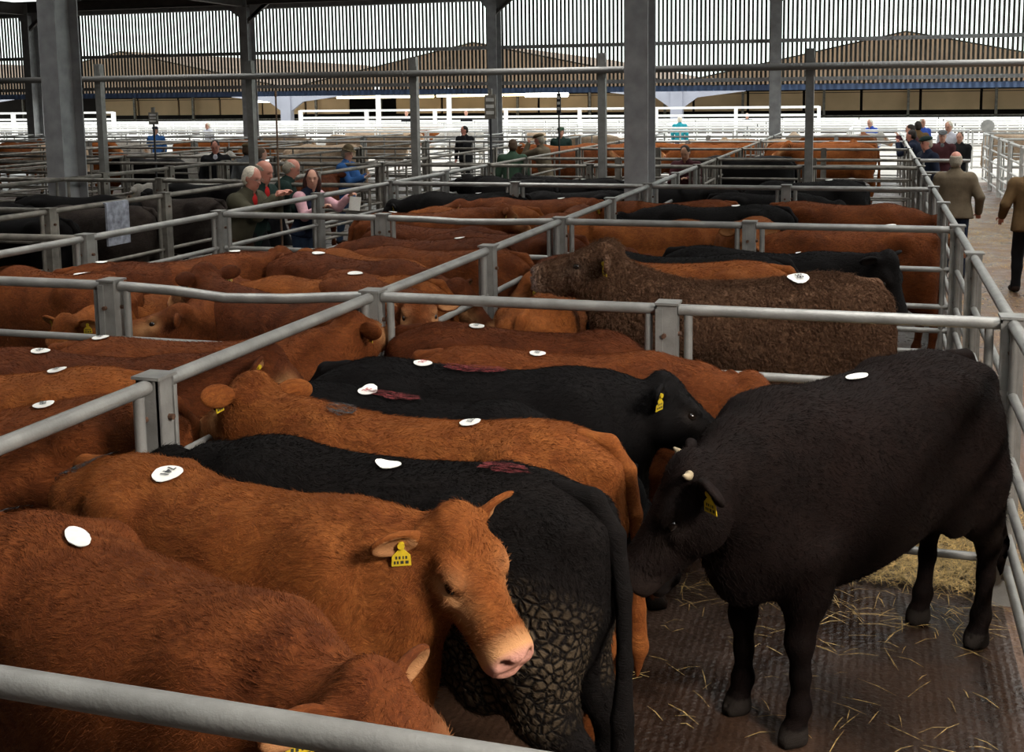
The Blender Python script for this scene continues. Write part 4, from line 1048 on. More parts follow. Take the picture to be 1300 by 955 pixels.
# ---- fourth row, left of the middle fence: black cattle
cowpx((640, 244), (575, 244), 1.30, 'black', LEV, MIDR, 1.0, dict(txt='', ux=-.1, side=0, rx=.05, ry=.04), label='black bullock nearest the left fence in the black group, head to the left')
cowpx((700, 228), (628, 224), 1.34, 'black', (0, 24, 0, 10), MIDR, 1.0, None, label='black bullock raising its head in front of the man in the flat cap')
cowpx((782, 228), (712, 226), 1.33, 'black', UP, MIDR, 1.0, dict(txt='', ux=-.1, side=0, rx=.05, ry=.04), label='black bullock just left of the big middle column')
cowpx((780, 242), (700, 243), 1.24, 'black', LEV, MIDR, 1.0, None, label='black bullock behind the rail left of the big middle column')
# ---- second row, right of the middle fence
PIN.append(cow((-1.98, 6.75), 92, 1.27, 'orange', LEV, .015, 1.02, dict(txt='', ux=-.52, side=0, rx=.075, ry=.062), (0, 0), label='orange-brown bullock seen from behind with a white label high on its rump'))
cow((-1.95, 8.6), 80, 1.26, 'dark', (0, 5, 0, 30), MIDR, 1.0, None, label='dark red bullock beneath the chin of the curly grey-brown one')
cow((-1.28, 7.55), 84, 1.14, 'black', LOW, MIDR, 1.0, dict(txt='', ux=-.55, side=0, rx=.06, ry=.045), label='black rump with a torn white label left of the curly bullock')
CUR = cowpx((1095, 350), (850, 357), 1.40, 'curly', (5, 62, -20, 12), .011, 1.06, dict(txt='738', ux=-.26, side=.065, rot=90, rx=.07, ry=.058), (1, 0), .0,
      label='large curly grey-brown bullock with white label 738 lifting its head to the left')
PIN.append(cow((-1.22, 7.86), 184, 1.34, 'orange', LEV, MIDR, 1.0, None, label='orange-brown back just behind the curly grey-brown bullock'))
cow((-1.45, 8.42), 184, 1.33, 'black', LEV, MIDR, .95, None, label='small black back showing behind the curly bullock')
PIN.append(cowpx((868, 312), (1035, 321), 1.31, 'black', (-22, 32, -18, 68), .015, 1.0, dict(txt='', ux=.3, side=0, rx=.04, ry=.02), (0, 0), label='black bullock behind the curly one with its head hanging at the right'))
# ---- third row, right of the middle fence
cowpx((763, 283), (880, 282), 1.30, 'orange', LEV, MIDR, 1.02, None, label='orange-brown bullock left of the post in the third right pen')
cow((-1.45, 11.3), -95, 1.27, 'orange', (35, 35, 18, 33), MIDR, .95, None, (0, 0), label='orange-brown bullock with both ears showing above the rail beside the post')
cowpx((998, 262), (850, 262), 1.33, 'black', (0, 10, 0, 35), MIDR, 1.05, dict(txt='', ux=-.20, side=0.02, rx=.055, ry=.045), (1, 1), label='glossy black bullock with a white label, third pen right of the middle fence')
cowpx((905, 254), (815, 256), 1.28, 'red', UP, MIDR, 1.0, None, label='red back behind the glossy black bullock')
cowpx((1000, 256), (1112, 259), 1.32, 'red', LEV, MIDR, 1.0, None, (1, 1), label='plain red bullock at the right end of the third right pen')
cowpx((1158, 287), (1035, 290), 1.30, 'red', LEV, MIDR, 1.0, dict(txt='', ux=-.35, side=0, rx=.06, ry=.05), label='red bullock with a white label on its rump beside the gangway fence')
# ---- fourth row, right of the middle fence
cowpx((1060, 229), (948, 231), 1.33, 'black', (0, -6, 0, 50), MIDR, 1.05, dict(txt='', ux=-.28, side=0, rx=.06, ry=.05), (1, 1), label='long black bullock with white label in the pen behind the big middle column')
cowpx((950, 236), (855, 234), 1.28, 'black', LEV, MIDR, 1.0, None, label='black bullock right behind the big middle column')
cowpx((905, 243), (1020, 244), 1.22, 'black', LEV, MIDR, 1.0, None, label='lower black back behind the rail right of the big middle column')
# ---- dark cattle across the left alley
DK = [(-9.0, 11.6, 185, 'grey', 1.25, 'shaggy grey-brown bullock in the dark left pens behind the alley fence'), (-10.4, 12.7, 10, 'black', 1.27, 'black bullock in front of the big left column'),
      (-9.3, 10.6, 178, 'black', 1.22, 'black bullock low in the nearest of the left alley pens'), (-10.6, 11.2, 95, 'black', 1.25, 'black bullock at the far left edge of the dark pens'),
      (-8.9, 12.9, 175, 'grey', 1.24, 'dark brown bullock behind the man in the olive coat'), (-9.6, 14.8, 178, 'black', 1.28, 'black bullock with its back behind the left alley fence, far side'),
      (-10.2, 15.4, 178, 'pied', 1.30, 'white-backed bullock in the left pens, left of the man in the dark coat'), (-9.2, 8.4, 92, 'black', 1.25, 'black bullock at the left edge, nearest of the dark group'),
      (-8.75, 16.4, 100, 'dark', 1.27, 'brown bullock behind the visitors in the left alley'), (-10.9, 9.4, 0, 'black', 1.25, 'second black bullock at the left edge of the dark group')]
for x, y, hd, ct, hh, lb in DK: cow((x, y), hd, hh, ct, LEV if hd != 100 else UP, LOWR, 1.0, None, (1, 0), label=lb)
# ---- far cattle
g = 'small far cattle in the back rows of pens'
rnd = random.Random(11)
def farcow(px, py, ct, hd, lb, hh=1.3, pose=UP, parts=False, grp=None):
    p = at(px, py, hh); cow((p.x, p.y), hd, hh, ct, pose, LOWR if parts else .034, 1.0, None, (0, 0), label=lb, group=grp, parts=parts)
farcow(425, 183, 'cream', 182, 'big cream bullock behind the man in the blue jacket', 1.45, LOW, True)
farcow(395, 186, 'cream', 5, 'cream bullock behind the visitors, left of the hatted man', 1.38, LOW, True)
farcow(222, 196, 'pied', 20, 'white-faced bullock in the far left pens near the pole sign', 1.35, UP, True)
farcow(205, 200, 'black', 175, 'black bullock beside the pole sign in the far left pens')
farcow(165, 196, 'orange', 5, 'small orange-brown bullock left of the pole sign')
farcow(955, 198, 'black', 182, 'black bullock with pale back under the far middle fence', 1.4, LEV, True)
farcow(1010, 181, 'orange', 5, 'red-brown bullock beyond the black ones, left of the tall post', 1.42, UP, True)
farcow(1075, 181, 'orange', 182, 'orange-brown bullock just right of the tall post, far pens', 1.42, UP, True)
farcow(722, 184, 'orange', 180, 'orange-brown bullock in the far pens right of the thin pole sign', 1.4)
farcow(765, 182, 'orange', 0, 'orange-brown bullock in the far pens left of the big middle column', 1.4)
farcow(705, 187, 'red', 20, 'red bullock in the far pens behind the man in the flat cap', 1.38)
for px, py, ct in ((905, 183, 'orange'), (925, 178, 'orange'), (950, 179, 'orange'), (972, 177, 'cream'), (890, 179, 'cream'), (1000, 171, 'cream'), (1040, 172, 'orange'), (1068, 170, 'pied'),
                    (460, 163, 'cream'), (500, 162, 'cream'), (545, 161, 'orange'),
                   (680, 165, 'cream'), (590, 164, 'pied'), (440, 171, 'cream'), (480, 172, 'cream'), (100, 181, 'orange'), (80, 184, 'cream'), (140, 178, 'pied'), (250, 178, 'orange'),
                   (20, 180, 'orange'), (1100, 171, 'orange'), (345, 172, 'cream'), (300, 176, 'orange'), (745, 171, 'cream'), (855, 181, 'orange')):
    tone = {'orange': 'orange-brown', 'cream': 'cream', 'pied': 'white', 'red': 'red'}[ct]
    side = 'left of the middle column' if px < 800 else ('between the middle column and gangway' if px < 1200 else 'right of the gangway')
    farcow(px, py, ct, rnd.choice((0, 180, 10, 190, 95)), 'small %s beast in the far pens %s' % (tone, side), 1.36, rnd.choice((UP, LEV, LOW)), False, g + ', %s, %s' % (tone, side))

for x, y, ct, hd, lb in ((4.2, 26.5, 'orange', 100, 'orange-brown bullock nearest in the pens right of the gangway'), (3.9, 30.6, 'red', 85, 'red bullock second back in the pens right of the gangway'),
                         (5.2, 31.5, 'orange', 185, 'orange-brown bullock furthest back right of the gangway'), (3.8, 35.8, 'cream', 0, 'cream bullock in the bright yard right of the gangway')):
    cow((x, y), hd, 1.33, ct, UP, LOWR, 1.0, None, (0, 0), label=lb)

# cattle stand shoulder to shoulder: ease apart any that would press into one another
def settle(rounds=80, gap=.47):
    hs_ = [o for o in col.objects if o.type == 'EMPTY' and o.get('category') == 'cattle']
    P = np.array([[o.location.x, o.location.y] for o in hs_]); P0 = P.copy(); S_ = np.array([o.scale[0] for o in hs_])
    A = np.array([o.rotation_euler.z for o in hs_]); D = np.stack([np.cos(A), np.sin(A)], 1); T = np.linspace(-.62, .62, 7)
    fixed = {o.name for o in PIN} | {CUR.name}
    pin = np.array([1.0 if o.location.y > 5.85 and o.name not in fixed else 0.0 for o in hs_])
    cols_ = np.array([(x, y) for x in (-2.87, -11.52, -20.2, -28.9, 5.9) for y in (14.03, 33.7)])
    for it in range(rounds):
        Q = P[:, None] + D[:, None] * (T[None, :, None] - .05) * S_[:, None, None]
        for i in range(len(hs_)):
            for j in range(i + 1, len(hs_)):
                if abs(P[i] - P[j]).max() > 2.2: continue
                d = Q[i][:, None] - Q[j][None]; L = np.linalg.norm(d, axis=2); a, b_ = np.unravel_index(L.argmin(), L.shape)
                if L[a, b_] < gap:
                    v = d[a, b_] / max(1e-4, L[a, b_]) if L[a, b_] > .02 else np.array((0., 1.)); sh_ = (gap - L[a, b_]) * .25; w = pin[i] + pin[j]
                    if w: 
                        P[i] += v * sh_ * pin[i] * 2 / w; P[j] -= v * sh_ * pin[j] * 2 / w; Q[i] = P[i] + D[i] * (T[:, None] - .05) * S_[i]; Q[j] = P[j] + D[j] * (T[:, None] - .05) * S_[j]
            for c in cols_:
                if abs(P[i] - c).max() > 2: continue
                d = Q[i] - c; L = np.linalg.norm(d, axis=1); a = L.argmin()
                if L[a] < .58 and pin[i]: P[i] += d[a] / L[a] * (.58 - L[a]) * .5
        m = P - P0; n_ = np.linalg.norm(m, axis=1); k = np.minimum(1, np.where(P0[:, 1] > 19, 1.5, .42) / np.maximum(n_, 1e-6)); P = P0 + m * k[:, None]
    for o, p in zip(hs_, P): o.location.x, o.location.y = p
settle()
# ================================================================== people
def skin_mat(name, base):
    m, n, b = new_mat(name); a = n.nodes.new('ShaderNodeAttribute'); a.attribute_name = 'pig'
    sp = n.nodes.new('ShaderNodeSeparateColor'); n.links.new(a.outputs['Color'], sp.inputs[0])
    m1 = n.nodes.new('ShaderNodeMix'); m1.data_type = 'RGBA'; m1.inputs[6].default_value = tuple(base) + (1,); m1.inputs[7].default_value = (base[0] * .8, base[1] * .42, base[2] * .42, 1)
    n.links.new(sp.outputs[0], m1.inputs[0])
    m2 = n.nodes.new('ShaderNodeMix'); m2.data_type = 'RGBA'; m2.inputs[7].default_value = (.03, .018, .014, 1)
    n.links.new(m1.outputs[2], m2.inputs[6]); n.links.new(sp.outputs[1], m2.inputs[0]); n.links.new(m2.outputs[2], b.inputs['Base Color'])
    b.inputs['Roughness'].default_value = .55; b.inputs['Subsurface Weight'].default_value = .08; b.inputs['Subsurface Radius'].default_value = (.02, .008, .005)
    return m
SKIN = {'fair': skin_mat('fair_skin', (.52, .27, .19)), 'ruddy': skin_mat('ruddy_skin', (.50, .21, .15)), 'tan': skin_mat('tanned_skin', (.40, .20, .12))}
def cloth(name, c):
    if name not in M: M[name] = plain(name, c, .85, 0, .18, 12, .25, 70, .15)
    return M[name]
def clothes_colour(k):
    return cloth(k + '_cloth', {'olive': (.060, .055, .035), 'brown': (.115, .068, .030), 'fleece': (.125, .095, .062), 'navy': (.010, .014, .030), 'black': (.010, .010, .012), 'blue': (.035, .11, .30),
        'royal': (.03, .07, .33), 'teal': (.02, .25, .30), 'green': (.030, .058, .036), 'darkgreen': (.012, .026, .022), 'grey': (.11, .115, .12), 'red': (.45, .02, .02), 'pink': (.62, .36, .40),
        'tweed': (.10, .078, .050), 'maroon': (.06, .018, .022), 'pale': (.50, .50, .56), 'jeans': (.035, .055, .10), 'denim': (.06, .09, .15), 'khaki': (.12, .09, .05), 'darkbrown': (.05, .026, .014)}[k])
HAIRC = {k: plain(k + '_head_hair', v, .7, 0, .3, 60, .5, 120, .3) for k, v in {'grey': (.32, .28, .22), 'white': (.62, .56, .46), 'dark': (.018, .012, .009), 'brown': (.07, .04, .022), 'auburn': (.045, .014, .010), 'short': (.10, .07, .05)}.items()}
def person(name_label, pos, heading, hgt=1.75, lean=0, hands=(None, None), look=(0, 0), top='olive', legs='black', hair='grey', hat=None, hatc='tweed', skin='fair', res=.014, hem=.12, female=False,
           inner=None, sleeves=None, group=None, glasses=False, step=0.05, bulk=1.0, bald=False, hood=False):
    s = hgt / 1.75
    o = empty('person', (pos[0], pos[1], 0), R(heading), label=name_label, cat='person', group=group); o.scale = (s, s, s)
    V = lambda *a: np.array(a, float)
    le = R(lean); u = V(math.sin(le), 0, math.cos(le)); f = V(math.cos(le), 0, -math.sin(le)); yv = V(0, 1, 0)
    pel = V(-.10 * math.sin(le) * 2, 0, .95); nb = pel + u * .50; sh = {q: nb - u * .078 + yv * q * (.165 if female else .19) for q in (1, -1)}
    Fh = frame(look[0], look[1]); upn = (u + V(0, 0, 1)); upn /= np.linalg.norm(upn)
    hc = nb + upn * .165 + V(.025, 0, 0)
    # arms by two-bone reach
    arms = {}
    for q in (1, -1):
        tgt = hands[0] if q == 1 else hands[1]
        tgt = sh[q] + V(.05, q * .07, -.53) if tgt is None else V(*tgt)
        d = tgt - sh[q]; L = np.linalg.norm(d); l1, l2 = .29, .26
        if L > l1 + l2 - .01: d = d / L * (l1 + l2 - .01); tgt = sh[q] + d; L = l1 + l2 - .01
        a = (l1 * l1 - l2 * l2 + L * L) / (2 * L); hgt_ = math.sqrt(max(0, l1 * l1 - a * a)); dn = d / L
        hint = V(-.35, q * .55, -1.0); hint -= dn * hint.dot(dn); hint /= np.linalg.norm(hint)
        arms[q] = (sh[q], sh[q] + dn * a + hint * hgt_, tgt)
    hip = {q: pel + yv * q * .09 - V(0, 0, .04) for q in (1, -1)}
    knee = {q: V(q * step + .03, q * .10, .50) for q in (1, -1)}; ank = {q: V(q * step * 1.6 - .03, q * .11, .09) for q in (1, -1)}
    allp = [pel, nb, hc] + [p for q in (1, -1) for p in arms[q]]
    lo = np.min(allp, 0) - .26; hi = np.max(allp, 0) + .26; lo[2] = -.02; lo[1] = min(lo[1], -.34); hi[1] = max(hi[1], .34); lo[0] = min(lo[0], -.28); hi[0] = max(hi[0], .32)
    def torso(S, g, z0=-.10, flare=0.0):
        w = .88 if female else 1.0
        st = [(z0, .12 + g + flare, .12 + g + flare, .165 * bulk + g + flare), (0, .12 + g, .12 + g, .165 * bulk + g), (.10, .115 * bulk + g, .105 + g, .150 * bulk * w + g), (.22, .12 * bulk + g, .11 + g, .155 * bulk * w + g),
              (.34, .125 + g, .12 + g, .175 * bulk * w + g), (.43, .10 + g, .11 + g, .185 * bulk * w + g), (.49, .06 + g, .08 + g, .12 * w + g), (.53, .05 + g, .05 + g, .06 + g)]
        S.sweep(pel, np.stack([u, yv, f], 1), st, 2.2, .05)
        if female: 
            for q in (1, -1): S.ell(pel + u * .33 + f * (.10 + g) + yv * q * .075, (.06, .065, .065), k=.04)
    def armsdf(S, g, q, end=1.0):
        a, b_, c = arms[q]; c = b_ + (c - b_) * end
        S.ell(a, (.065 + g, .06 + g, .065 + g), k=.05); S.chain([a, b_], [.055 + g, .044 + g], .04); S.chain([b_, c], [.042 + g, .030 + g], .02)
    def legsdf(S, g):
        for q in (1, -1): S.chain([hip[q], knee[q]], [.095 + g, .060 + g], .05); S.chain([knee[q], (knee[q] + ank[q]) / 2 + V(-.012, 0, .04), ank[q]], [.056 + g, .052 + g, .036 + g], .02)
    S = SDF(lo, hi, res)
    torso(S, -.004)
    for q in (1, -1): armsdf(S, 0, q)
    legsdf(S, 0)
    for q in (1, -1): S.chain([ank[q], ank[q] + V(.12, 0, -.055)], [.036, .028], .02)
    S.chain([nb - u * .03, hc - V(0, 0, .06)], [.062, .056], .03)
    H = lambda x, y, z: hc + Fh @ V(x, y, z)
    S.ell(H(-.012, 0, .028), (.098, .076, .092), Fh, k=.02); S.ell(H(.012, 0, -.035), (.078, .062, .082), Fh, k=.03); S.ell(H(.055, 0, -.082), (.030, .034, .026), Fh, k=.03)
    S.cap(H(.088, 0, .012), H(.110, 0, -.026), .009, .015, .012); S.cap(H(.078, -.03, .026), H(.078, .03, .026), .012, .012, .02)
    S.cap(H(.084, -.018, -.058), H(.084, .018, -.058), .009, .009, .01)
    for q in (1, -1): S.ell(H(-.008, q * .078, -.008), (.020, .010, .032), Fh, k=.008); S.ell(H(.086, q * .030, .006), (.012, .016, .009), Fh, k=.01, sub=True)
    for q in (1, -1):       # hands: palm, four unequal curled fingers, thumb from the side
        a, b_, c = arms[q]; d = c - b_; d /= np.linalg.norm(d); dwn = V(0, 0, -1) if abs(d[2]) < .8 else V(1, 0, 0); dwn -= d * dwn.dot(d); dwn /= np.linalg.norm(dwn); sd = np.cross(d, dwn) * q
        S.ell(c + d * .045, (.048, .040, .018), np.stack([d, sd, dwn], 1), k=.015)
        for i, ln in enumerate((.072, .080, .074, .058)):
            p0 = c + d * .082 + sd * (.028 - .019 * i); p1 = p0 + (d * .8 + dwn * .6) * ln * .5; p2 = p1 + (d * .15 + dwn) * ln * .42
            S.chain([p0 - d * .02, p0, p1, p2], [.0095, .0095, .0088, .0075], .004)
        t0 = c + d * .02 + sd * .034; S.chain([t0, t0 + sd * .024 + d * .028, t0 + sd * .018 + d * .058 + dwn * .018], [.012, .0105, .009], .008)
    me, vs = S.mesh('person_body')
    L3 = (vs - hc) @ Fh; x, y, z = L3.T
    lips = np.exp(-(((x - .092) / .02) ** 2 + (y / .024) ** 2 + ((z + .058) / .009) ** 2)); chk = .35 * sum(np.exp(-(((x - .07) / .03) ** 2 + ((y - q * .042) / .022) ** 2 + ((z + .02) / .02) ** 2)) for q in (1, -1))
    ey = sum(np.exp(-(((x - .084) / .02) ** 2 + ((y - q * .030) / .013) ** 2 + ((z - .006) / .007) ** 2)) for q in (1, -1)); br = .8 * sum(np.exp(-(((x - .085) / .02) ** 2 + ((y - q * .030) / .017) ** 2 + ((z - .028) / .005) ** 2)) for q in (1, -1))
    paint(me, 'pig', np.stack([np.clip(lips * .9 + chk, 0, 1), np.clip(ey + br, 0, 1), 0 * x, 1 + 0 * x], 1))
    link('body', me, SKIN[skin], o)
    # clothes
    S = SDF(lo, hi, res); legsdf(S, .016); S.ell(pel - V(0, 0, .02), (.135, .17 * bulk, .12), k=.05)
    for q in (1, -1): S.cap(ank[q] + V(0, 0, .03), ank[q] + V(.01, 0, -.01), .058, .062, .02)
    link('trousers', S.mesh('trousers')[0], clothes_colour(legs), o)
    for q in (1, -1):
        S = SDF(ank[q] - V(.14, .09, .12), ank[q] + V(.26, .09, .1), res * .8); S.cap(ank[q] + V(-.02, 0, -.035), ank[q] + V(.14, q * .01, -.052), .048, .040, .02); S.cap(ank[q], ank[q] - V(0, 0, .03), .05, .05, .02)
        link('shoe', S.mesh('shoe')[0], cloth('dark_leather', (.025, .014, .010)), o)
    S = SDF(lo, hi, res); torso(S, .022, -hem - .02, .022)
    if sleeves is None:
        for q in (1, -1): armsdf(S, .022, q, .93)
    else:
        for q in (1, -1): S.ell(sh[q], (.075, .055, .07), k=.04)
    S.chain([nb - u * .03, nb + u * .035 + V(.005, 0, 0)], [.082, .070], .03)
    S.cap(nb + upn * .10, nb + upn * .03 + f * .06, .030, .028, .01, sub=True)
    link('jacket', S.mesh('jacket')[0], clothes_colour(top), o)
    if sleeves:
        for q in (1, -1):
            S = SDF(lo, hi, res); armsdf(S, .018, q, .90); link('sleeve', S.mesh('sleeve')[0], clothes_colour(sleeves), o)
    if inner:
        S = SDF(lo, hi, res); S.ell(nb - u * .05 + f * .085, (.035, .05, .08), k=.02); S.cap(nb + u * .0 - yv * .03, nb + yv * .03, .062, .062, .02); link('shirt', S.mesh('shirt')[0], clothes_colour(inner), o)
    if hair:
        S = SDF(hc - .24, hc + .24, res)
        S.ell(H(-.022, 0, .034), (.100, .082, .088), Fh, k=.01); S.ell(H(-.045, 0, -.03), (.078, .080, .075), Fh, k=.03)
        if female: S.ell(H(-.06, 0, -.10), (.075, .105, .12), Fh, k=.04); S.ell(H(-.03, .085, -.09), (.045, .03, .11), Fh, k=.03); S.ell(H(-.03, -.085, -.09), (.045, .03, .11), Fh, k=.03)
        S.ell(H(.090, 0, -.052), (.080, .066, .098), Fh, k=.02, sub=True)
        if bald: S.ell(H(.0, 0, .10), (.13, .075, .075), Fh, k=.02, sub=True)
        hm, hv = S.mesh('hair')
        if len(hv): link('hair', hm, HAIRC[hair], o)
    if hat == 'cap':
        S = SDF(hc - .24, hc + .24, res); S.ell(H(-.01, 0, .082), (.122, .100, .052), Fh, k=.02); S.ell(H(.09, 0, .062), (.065, .070, .012), frame(look[0], look[1] - 12), k=.02); link('cap', S.mesh('cap')[0], clothes_colour(hatc), o)
    if hat == 'hat':
        S = SDF(hc - .24, hc + .24, res); S.ell(H(-.008, 0, .095), (.098, .084, .075), Fh, k=.02); S.ell(H(0, 0, .062), (.155, .140, .013), Fh, k=.02); link('hat', S.mesh('hat')[0], clothes_colour(hatc), o)
    if glasses:
        mb = MB()
        for q in (1, -1):
            mb.path([H(.112 , q * .031 + .02 * math.cos(t * math.pi / 5), .006 + .016 * math.sin(t * math.pi / 5)) for t in range(11)], .0022, 5)
            mb.path([H(.112, q * .051, .010), H(.05, q * .078, .010), H(-.01, q * .082, .006)], .0020, 5)
        mb.path([H(.112, -.011, .008), H(.115, 0, .012), H(.112, .011, .008)], .0022, 5); mb.build('glasses', M['galv_worn'], o)
    return o
NR = .012; FR = .02
def hd(px, py, h, dx=0, dy=0):
    p = at(px, py, h); return (p.x + dx, p.y + dy)
# leaning on the left long fence
PA = person('man with grey-white hair and glasses in an olive coat leaning on the rail', (-6.80, 11.05), -6, 1.84, 22, ((.45, .06, 1.38), (.46, -.03, 1.38)), (-4, -18), 'olive', 'darkbrown', 'white', skin='ruddy', res=NR, hem=.28, inner='red', glasses=True, bulk=1.08)
person('man with thin grey hair and a red jumper beside the man in the olive coat', (-6.95, 11.6), -6, 1.86, 18, ((.38, .05, 1.33), (.40, -.06, 1.33)), (2, -20), 'darkgreen', 'black', 'grey', skin='ruddy', res=NR, hem=.12, inner='red', bald=True)
PC = person('dark-haired woman in a dark waistcoat with pink sleeves leaning on the rail', (-6.74, 12.45), -18, 1.70, 14, ((.46, .30, 1.36), (.44, -.16, 1.26)), (-42, -6), 'navy', 'jeans', 'auburn', skin='fair', res=NR, hem=.05, female=True, sleeves='pink')
person('man in a dark green coat bending over behind the woman', (-7.6, 13.3), 20, 1.80, 24, ((.42, .15, .95), (.42, -.10, .95)), (10, -30), 'darkgreen', 'black', 'grey', skin='ruddy', res=.016, hem=.16, bald=True)
PE = person('man in a bright blue jacket and brimmed hat holding a paper', hd(438, 182, 1.76), -2, 1.72, 4, ((.36, .06, 1.22), (.38, -.08, 1.20)), (-5, -16), 'blue', 'jeans', 'grey', 'hat', 'khaki', res=.016)
person('man in a black coat and tie looking down, left of the olive-coated man', hd(273, 177, 1.78), -62, 1.78, 3, (None, None), (0, -22), 'black', 'black', 'dark', res=.016, hem=.25, inner='pale', skin='ruddy', bulk=1.15)
person('man in a grey jacket seen from behind, between the black-coated man and a bald man', hd(312, 180, 1.76), 95, 1.74, 5, (None, None), (0, -5), 'grey', 'black', 'brown', 'cap', 'khaki', res=.016)
person('bald man in a dark coat seen from behind the two leaning men', hd(328, 186, 1.70), 70, 1.70, 6, (None, None), (-20, -5), 'grey', 'black', 'short', res=.016)
# beyond the black cattle in the middle
person('man in an olive-brown jacket and flat cap leaning on the fence, hand at his face', hd(676, 172, 1.72, .25), 168, 1.78, 14, ((.30, .12, 1.52), (.46, -.05, 1.38)), (6, -12), 'tweed', 'darkbrown', 'grey', 'cap', 'khaki', skin='ruddy', res=.016, hem=.14, bulk=1.1)
person('man in a green jumper with his back turned beside the man in the flat cap', hd(650, 178, 1.74), 100, 1.78, 8, (None, None), (20, -5), 'green', 'darkbrown', 'brown', res=.016)
person('dark-haired man in a black jacket standing in the far pens, hand to his chin', hd(590, 159, 1.78), -100, 1.78, 3, ((.2, .08, 1.45), None), (-30, -10), 'black', 'black', 'dark', skin='ruddy', res=FR)
person('man in a dark jacket and green cap right of the far column', hd(712, 160, 1.78), -80, 1.76, 2, (None, None), (0, -5), 'darkgreen', 'black', 'brown', 'cap', 'green', res=FR)
person('dark-haired person in a maroon jacket bent over the rail right of the middle column', hd(870, 190, 1.62, 0, .25), -96, 1.74, 22, ((.42, .10, 1.15), (.42, -.1, 1.15)), (0, -30), 'maroon', 'black', 'dark', skin='tan', res=.016)
person('man in a teal jacket with his back turned in the bright yard', hd(863, 147, 1.80), 85, 1.80, 0, (None, None), (0, 0), 'teal', 'denim', 'white', res=FR)
person('man in a royal blue jacket leaning over pens in the bright yard', hd(1109, 152, 1.70), -140, 1.76, 18, ((.4, .1, 1.1), (.4, -.1, 1.1)), (10, -15), 'royal', 'black', 'white', res=FR)
# by the gangway fence
person('man in a dark jacket leaning over the gangway fence, nearer of two', hd(1153, 167, 1.70, .2), 165, 1.78, 18, ((.4, .08, 1.42), (.4, -.08, 1.42)), (0, -12), 'navy', 'black', 'dark', skin='ruddy', res=FR)
person('man in a maroon jacket leaning over the gangway fence, further of two', hd(1149, 160, 1.72, .25), 170, 1.80, 16, ((.4, .08, 1.42), (.4, -.08, 1.42)), (0, -10), 'maroon', 'black', 'dark', res=FR)
person('man in a brown coat with his back turned among the group on the gangway', hd(1166, 153, 1.84), 110, 1.84, 2, (None, None), (0, 0), 'brown', 'black', 'dark', res=FR, hem=.2)
person('heavy man in a navy coat and dark green cap on the gangway', hd(1180, 172, 1.76), -150, 1.76, 6, (None, None), (0, -6), 'navy', 'black', 'grey', 'cap', 'darkgreen', skin='ruddy', res=.018, hem=.2, bulk=1.2)
person('person in a dark checked jacket and grey cap standing on the gangway', hd(1197, 165, 1.74), -95, 1.74, 0, ((.2, .02, 1.1), (.2, -.02, 1.1)), (0, -8), 'maroon', 'black', 'grey', 'cap', 'grey', res=FR, inner='grey')
person('person in black with hands folded standing on the gangway', hd(1219, 167, 1.66), -105, 1.66, 0, ((.2, .02, 1.02), (.2, -.02, 1.02)), (0, -10), 'black', 'black', 'brown', res=FR)
person('fair-haired man in a pale shirt looking down on the far gangway', hd(1206, 153, 1.86), -120, 1.86, 5, (None, None), (0, -20), 'pale', 'denim', 'white', res=FR)
person('white-haired man in navy at the far end of the gangway', hd(1171, 148, 1.84), -60, 1.80, 0, (None, None), (0, 0), 'royal', 'black', 'white', res=FR)
person('grey-haired man in a bulky olive-brown fleece walking away up the gangway', hd(1214, 191, 1.74), 86, 1.74, 5, ((.10, .31, .90), (.08, -.31, .90)), (0, -3), 'fleece', 'navy', 'grey', skin='ruddy', res=NR, hem=.10, bulk=1.28, bald=True, step=.09)
person('man in a brown waxed jacket standing at the right edge of the picture', (1.86, 15.0), 100, 1.76, 4, ((.15, .30, .96), (.18, -.28, 1.0)), (-18, -8), 'brown', 'black', 'dark', skin='ruddy', res=NR, hem=.14, bulk=1.2, step=.10)
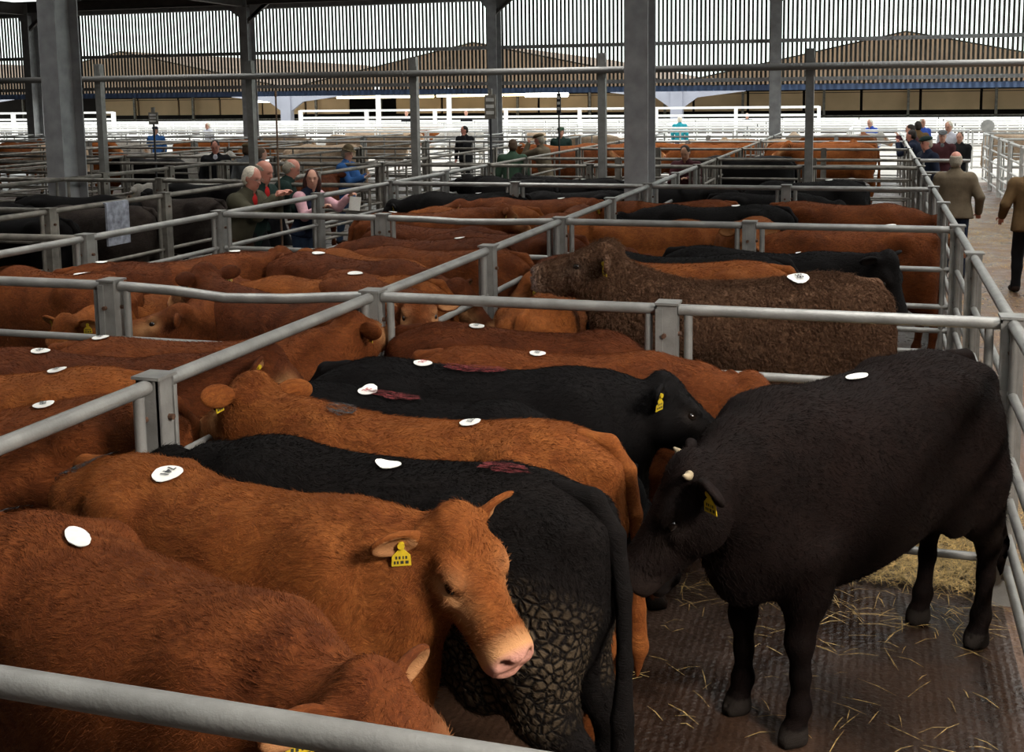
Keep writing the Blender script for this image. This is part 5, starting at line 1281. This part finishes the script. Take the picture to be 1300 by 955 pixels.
# small figures in the yard and the far left pens
person('man in a blue jacket and dark cap in the far left pens', (-21.6, 30.4), -70, 1.76, 0, (None, None), (0, 0), 'blue', 'black', 'dark', 'cap', 'navy', res=FR)
person('fair-haired man in a pale blue shirt in the far left pens', (-24.0, 37.0), -110, 1.74, 0, (None, None), (0, 0), 'pale', 'denim', 'white', res=FR)
for px, tp, hr, lb in ((523, 'black', 'dark', 'distant dark-jacketed man left of the white lamp post'), (597, 'black', 'brown', 'distant man in black by the walkway railing'), (946, 'grey', 'grey', 'distant stooping person in grey behind the far railing')):
    r_ = at(px, 400, 0); k = 51.5 / r_.y
    person(lb, (r_.x * k, 51.5), -100, 2.0 if px != 946 else 1.75, 0, (None, None), (20, 0), tp, 'black', hr, res=.024)
# things in hands
def held(name, cat, lab, mb, mat, loc, rot=(0, 0, 0)):
    o = mb.build(name, mat, None, loc, rot); prop(o, lab, cat); return o
p = at(418, 258, 1.28)
mb = MB(); mb.add([(-.07, 0, 0), (.07, 0, .01), (.075, .004, -.16), (-.06, .004, -.17), (-.07, .002, 0), (.07, .002, .01), (.075, .006, -.16), (-.06, .006, -.17)], [(0, 1, 2, 3), (7, 6, 5, 4), (0, 4, 5, 1), (3, 2, 6, 7), (1, 5, 6, 2), (0, 3, 7, 4)])
wm = PC.matrix_world if False else Matrix.Translation(PC.location) @ Matrix.Rotation(PC.rotation_euler.z, 4, 'Z') @ Matrix.Scale(PC.scale[0], 4)
q = wm @ Vector((.60, .27, 1.36)); held('paper_sheet', 'paper', 'folded white catalogue in the hand of the woman with pink sleeves', mb, M['paper'], q, (0, R(10), R(20)))
wm = Matrix.Translation(PE.location) @ Matrix.Rotation(PE.rotation_euler.z, 4, 'Z')
q = wm @ Vector((.44, .0, 1.20)); mb = MB(); mb.box(-.08, .08, -.11, .11, -.004, .004); held('paper_sheet', 'paper', 'small white paper held by the man in the blue jacket', mb, M['paper'], q, (0, R(-35), 0))
mb = MB(); mb.path([(0, 0, 0), (.01, 0, .9), (-.01, .01, 1.7), (.0, 0, 2.55)], [.014, .013, .012, .010], 8); mb.path([(0, 0, 2.55), (.0, 0, 2.62)], [.016, .012], 8)
r_ = at(361, 400, 0); k = 11.45 / r_.y
held('walking_stick', 'stick', 'long thin brown cattle stick standing upright between the leaning men and woman', mb, M['wood'], (r_.x * k, 11.45, 0.0))
